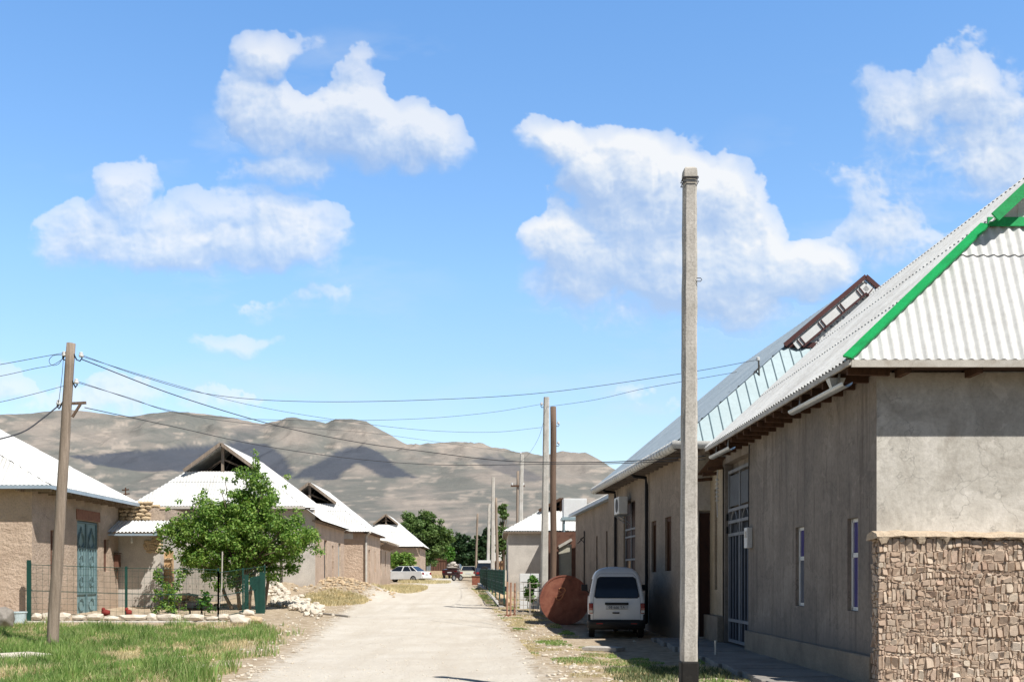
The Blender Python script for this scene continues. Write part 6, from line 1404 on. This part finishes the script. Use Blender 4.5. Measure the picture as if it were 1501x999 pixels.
g = MB(); g.tube([(bx_ + .3, 97.3, bz_ + .3), (bx_ + .22, 97.22, bz_ + .95), (bx_ + .0, 97.45, bz_ + 1.02)], .02, 6); g.tube([(bx_ + .22, 97.22, bz_ + .95), (bx_ + .45, 97.0, bz_ + 1.02)], .02, 6); g.build('handlebar', M['steel'], mc)
# small antenna on the horizon left
ta = thing('roof_antenna', (PX(184, 43.5), 43.5, 4.8), 'small rusty antenna post above the annex roof', 'antenna')
g = MB(); g.tube([PT(184, 745, 44), PT(184, 714, 44)], .03, 6); g.build('mast', M['darkwood'], ta); g = MB(); g.beam(PT(179, 718, 44), PT(189, 717, 44), .05, .05); g.beam(PT(180, 724, 44), PT(190, 723, 44), .05, .05); g.build('crossbars', M['darkwood'], ta)

# ------------------------------------------------------------------ sky + sun
SUN = Vector((.50, -.56, 1)).normalized(); el = math.asin(SUN.z); az = math.atan2(SUN.x, SUN.y)
world = bpy.data.worlds.new('World'); sc.world = world; world.use_nodes = True; nt = world.node_tree; nt.nodes.clear()
out = N(nt, 'ShaderNodeOutputWorld'); bg = N(nt, 'ShaderNodeBackground'); nt.links.new(bg.outputs[0], out.inputs[0]); bg.inputs[1].default_value = .12
sky = N(nt, 'ShaderNodeTexSky', sky_type='NISHITA'); sky.sun_disc = False; sky.sun_elevation = el; sky.sun_rotation = az; sky.altitude = 900; sky.air_density = 1.0; sky.dust_density = .6; sky.ozone_density = 1.5
tc = N(nt, 'ShaderNodeTexCoord'); sep = N(nt, 'ShaderNodeSeparateXYZ'); nt.links.new(tc.outputs['Generated'], sep.inputs[0])
tint = ramp(nt, mth(nt, 'ADD', mth(nt, 'MULTIPLY', sep.outputs[2], 1.0), 0.0), [(.0, (.62, .56, .52)), (.12, (.68, .66, .62)), (.28, (.70, .82, .86)), (.5, (.62, .85, .98)), (.66, (.22, .28, .32)), (1, (.13, .16, .18))])
rear = mth(nt, 'MULTIPLY_ADD', mth(nt, 'MULTIPLY_ADD', sep.outputs[1], 1.7, .05, True), 1.68, .75)
ts = N(nt, 'ShaderNodeVectorMath', operation='SCALE'); nt.links.new(tint, ts.inputs[0]); nt.links.new(rear, ts.inputs['Scale'])
TINT = N(nt, 'ShaderNodeVectorMath', operation='MULTIPLY'); nt.links.new(sky.outputs[0], TINT.inputs[0]); nt.links.new(ts.outputs[0], TINT.inputs[1])
nt.links.new(TINT.outputs[0], bg.inputs[0])
sun = bpy.data.lights.new('sun', 'SUN'); sun.energy = 6.0; sun.angle = math.radians(.53); sun.color = (1, .955, .88)
so = bpy.data.objects.new('sun', sun); col.objects.link(so); so.rotation_euler = SUN.to_track_quat('Z', 'Y').to_euler(); so.location = (20, -20, 40)

BL = [(383, 80, 44, 30, 1), (395, 145, 58, 58, .7), (350, 150, 36, 38, .7), (525, 128, 42, 52, .9), (450, 195, 110, 58, .8), (560, 195, 90, 50, 1), (625, 212, 58, 40, 1), (395, 255, 80, 28, .6), (505, 175, 60, 50, .7), (440, 68, 40, 25, .3),
      (185, 268, 50, 38, .85), (110, 350, 52, 48, .9), (200, 350, 80, 50, .8), (330, 338, 110, 56, .95), (445, 340, 66, 52, .95), (280, 375, 190, 32, .8), (170, 300, 40, 30, .35),
      (348, 508, 58, 20, .6), (372, 455, 42, 22, .45), (440, 443, 30, 16, .32), (490, 430, 38, 22, .38), (320, 425, 30, 22, .3),
      (800, 205, 48, 32, 1), (880, 225, 72, 48, 1.1), (935, 262, 84, 62, 1.1), (812, 352, 42, 38, .8), (895, 335, 112, 84, .95), (1015, 330, 104, 104, 1), (1062, 350, 100, 90, .9), (950, 430, 160, 52, .8), (1100, 420, 130, 62, .9), (1185, 398, 56, 42, 1), (1030, 275, 50, 44, .8), (820, 400, 60, 50, .6),
      (1310, 155, 66, 48, .55), (1400, 120, 50, 50, .62), (1390, 185, 120, 60, .55), (1490, 170, 80, 110, .45), (1290, 352, 80, 50, .42), (1390, 260, 210, 50, .30), (1485, 262, 80, 40, .42), (1340, 375, 80, 50, .36), (1250, 300, 90, 60, .26), (1430, 50, 22, 22, .3),
      (50, 595, 100, 34, .5), (170, 585, 62, 40, .65), (330, 600, 80, 28, .45), (-20, 560, 60, 30, .35), (960, 590, 70, 25, .3), (600, 620, 80, 20, .25)]

def build_clouds():
    st = 1.6; A = np.arange(-300, 1800, st); B = np.arange(-160, 700, st)
    PXg, PYg = np.meshgrid(A, B)
    def field(x, y):
        x0, y0 = x, y
        wx = (fbm(x / 55., y / 55., 5, 301) - .5) * 46; wy_ = (fbm(x / 55., y / 55., 5, 305) - .5) * 46
        x = x + wx; y = y + wy_; acc = np.zeros_like(x)
        for (cx, cy, rx, ry, w_) in BL:
            q = ((x - cx) / (rx * 1.3)) ** 2 + ((y - cy) / (ry * 1.3)) ** 2
            acc += w_ * np.clip(1 - q, 0, 1)
        for (cx, cy, rx, ry, w_) in [(450, 110, 26, 40, .9), (640, 300, 120, 34, .5), (260, 250, 40, 34, .5), (760, 300, 44, 44, .9), (1180, 300, 70, 60, .8), (1215, 455, 60, 20, .4)]:
            acc -= w_ * np.clip(1 - ((x - cx) / rx) ** 2 - ((y - cy) / ry) ** 2, 0, 1)
        acc = np.maximum(acc, 0)
        acc = acc / (1 + .35 * acc) * 1.35
        b1 = 1 - np.abs(2 * fbm(x0 / 44., y0 / 40., 5, 311, .55) - 1) * 2.0
        n2 = fbm(x0 / 90., y0 / 60., 6, 321, .6)
        n3 = fbm(x0 / 12., y0 / 11., 4, 331, .6)
        puff = lambda sc_, sd: np.sqrt(np.clip(1 - np.abs(2 * vnoise(x / sc_, y / sc_, sd) - 1), 0, 1))
        pf = puff(30., 351) * .42 + puff(15., 352) * .3 + puff(8., 353) * .18 + puff(4.5, 354) * .1
        return acc + (pf - .66) * .56 + (n2 - .5) * .85 + (n3 - .5) * .2, acc
    D, Fa = field(PXg, PYg)
    def sm(x, a, b_): t = np.clip((x - a) / (b_ - a), 0, 1); return t * t * (3 - 2 * t)
    def sh(M_, dx, dy_): return np.roll(np.roll(M_, int(dy_ / st), 0), int(dx / st), 1)
    up = sh(Fa, 0, 18) - sh(Fa, 0, -18)      # value above minus value below: negative along the tops
    soft = np.clip(.5 + up * 1.1, 0, 1)
    al = sm(D, .28, lerp(.42, 1.15, soft)) ; al *= np.clip(.22 + Fa * .58, 0, .86) * (.86 + .14 * sm(PXg, 650, 800)); al *= np.clip(Fa * 5, 0, 1)
    # light: relief against the sun direction (upper right) at two scales, and dimming under thick cloud
    rel = sum(w_ * (D - sh(D, -dx, dy_)) for dx, dy_, w_ in ((4, 6, .7), (8, 14, .75), (16, 26, .6)))
    above = sum(sh(al, 0, k) for k in (16, 32, 48, 64, 80)) / 5
    lit = np.clip(.74 + rel * .62 - above * .42 + (fbm(PXg / 110., PYg / 60., 4, 341) - .5) * .5, 0, 1); al *= lerp(.72, 1.08, lit)
    k = np.array([.25, .5, .25])
    vs_ = np.clip((fbm(PXg / 210. + 4, PYg / 70., 6, 361, .6) - .46) * 2.6, 0, 1)
    msk = np.maximum.reduce([np.clip(1.25 - np.hypot((PXg - cx) / rx, (PYg - cy) / ry), 0, 1) for cx, cy, rx, ry in ((1330, 290, 260, 170), (400, 400, 260, 120), (250, 220, 220, 50), (1000, 470, 260, 60), (200, 590, 420, 60), (900, 590, 300, 60), (560, 100, 140, 60))])
    veil = vs_ * msk * .42; lit = np.where(veil > al, .62, lit); al = al + (1 - al) * veil
    
    U = (PXg - VX) / F; Vv = (HY - PYg) / F; Dn = np.stack([U, np.ones_like(U), Vv], -1); Dn /= np.linalg.norm(Dn, axis=-1)[..., None]
    V = (Dn * 6500.0).reshape(-1, 3); V[:, 2] += EYE; nx, ny = len(A), len(B); idx = np.arange(nx * ny).reshape(ny, nx)
    a4 = np.stack([al[:-1, :-1], al[:-1, 1:], al[1:, 1:], al[1:, :-1]], -1).max(-1)
    Fc = np.stack([idx[:-1, :-1], idx[:-1, 1:], idx[1:, 1:], idx[1:, :-1]], -1)[a4 > .004]
    u_, inv = np.unique(Fc, return_inverse=True)
    C = np.stack([al, lit, al, np.ones_like(al)], -1).reshape(-1, 4)[u_].astype(np.float32)
    m = bpy.data.materials.new('cloud_vapour'); m.use_nodes = True; nt = m.node_tree; nt.nodes.clear()
    out = N(nt, 'ShaderNodeOutputMaterial'); em = N(nt, 'ShaderNodeEmission'); tr = N(nt, 'ShaderNodeBsdfTransparent'); mx = N(nt, 'ShaderNodeMixShader')
    at = N(nt, 'ShaderNodeAttribute'); at.attribute_name = 'vapour'; sp = N(nt, 'ShaderNodeSeparateColor'); nt.links.new(at.outputs['Color'], sp.inputs[0])
    nt.links.new(ramp(nt, sp.outputs[1], [(0, (.47, .57, .76)), (.35, (.60, .69, .84)), (.65, (.78, .84, .92)), (1, (.96, .97, .98))]), em.inputs[0])
    nt.links.new(sp.outputs[0], mx.inputs[0]); nt.links.new(tr.outputs[0], mx.inputs[1]); nt.links.new(em.outputs[0], mx.inputs[2]); nt.links.new(mx.outputs[0], out.inputs[0])
    m.cycles.emission_sampling = 'NONE'
    o = npmesh('clouds', V[u_], inv.reshape(-1, 4), m, smooth=True); o['kind'] = 'structure'
    a = o.data.color_attributes.new('vapour', 'FLOAT_COLOR', 'POINT'); a.data.foreach_set('color', C.ravel())
    return al, lit
build_clouds()

# ------------------------------------------------------------------ camera
cam = bpy.data.cameras.new('camera'); co = bpy.data.objects.new('camera', cam); col.objects.link(co); sc.camera = co
co.location = (0, 0, EYE); co.rotation_euler = (math.radians(90), 0, 0)
cam.sensor_width = 36; cam.lens = F / 1501 * 36; cam.shift_x = (750.5 - VX) / 1501; cam.shift_y = (HY - 499.5) / 1501
cam.clip_start = .1; cam.clip_end = 9000
sc.render.engine = 'CYCLES'; sc.view_settings.view_transform = 'Standard'; sc.view_settings.look = 'None'; sc.view_settings.exposure = 0; sc.view_settings.gamma = 1
sc.cycles.max_bounces = 6; sc.cycles.diffuse_bounces = 3; sc.cycles.glossy_bounces = 2; sc.cycles.transmission_bounces = 2
for o in bpy.data.objects:
    if '_o' in o.keys(): del o['_o']
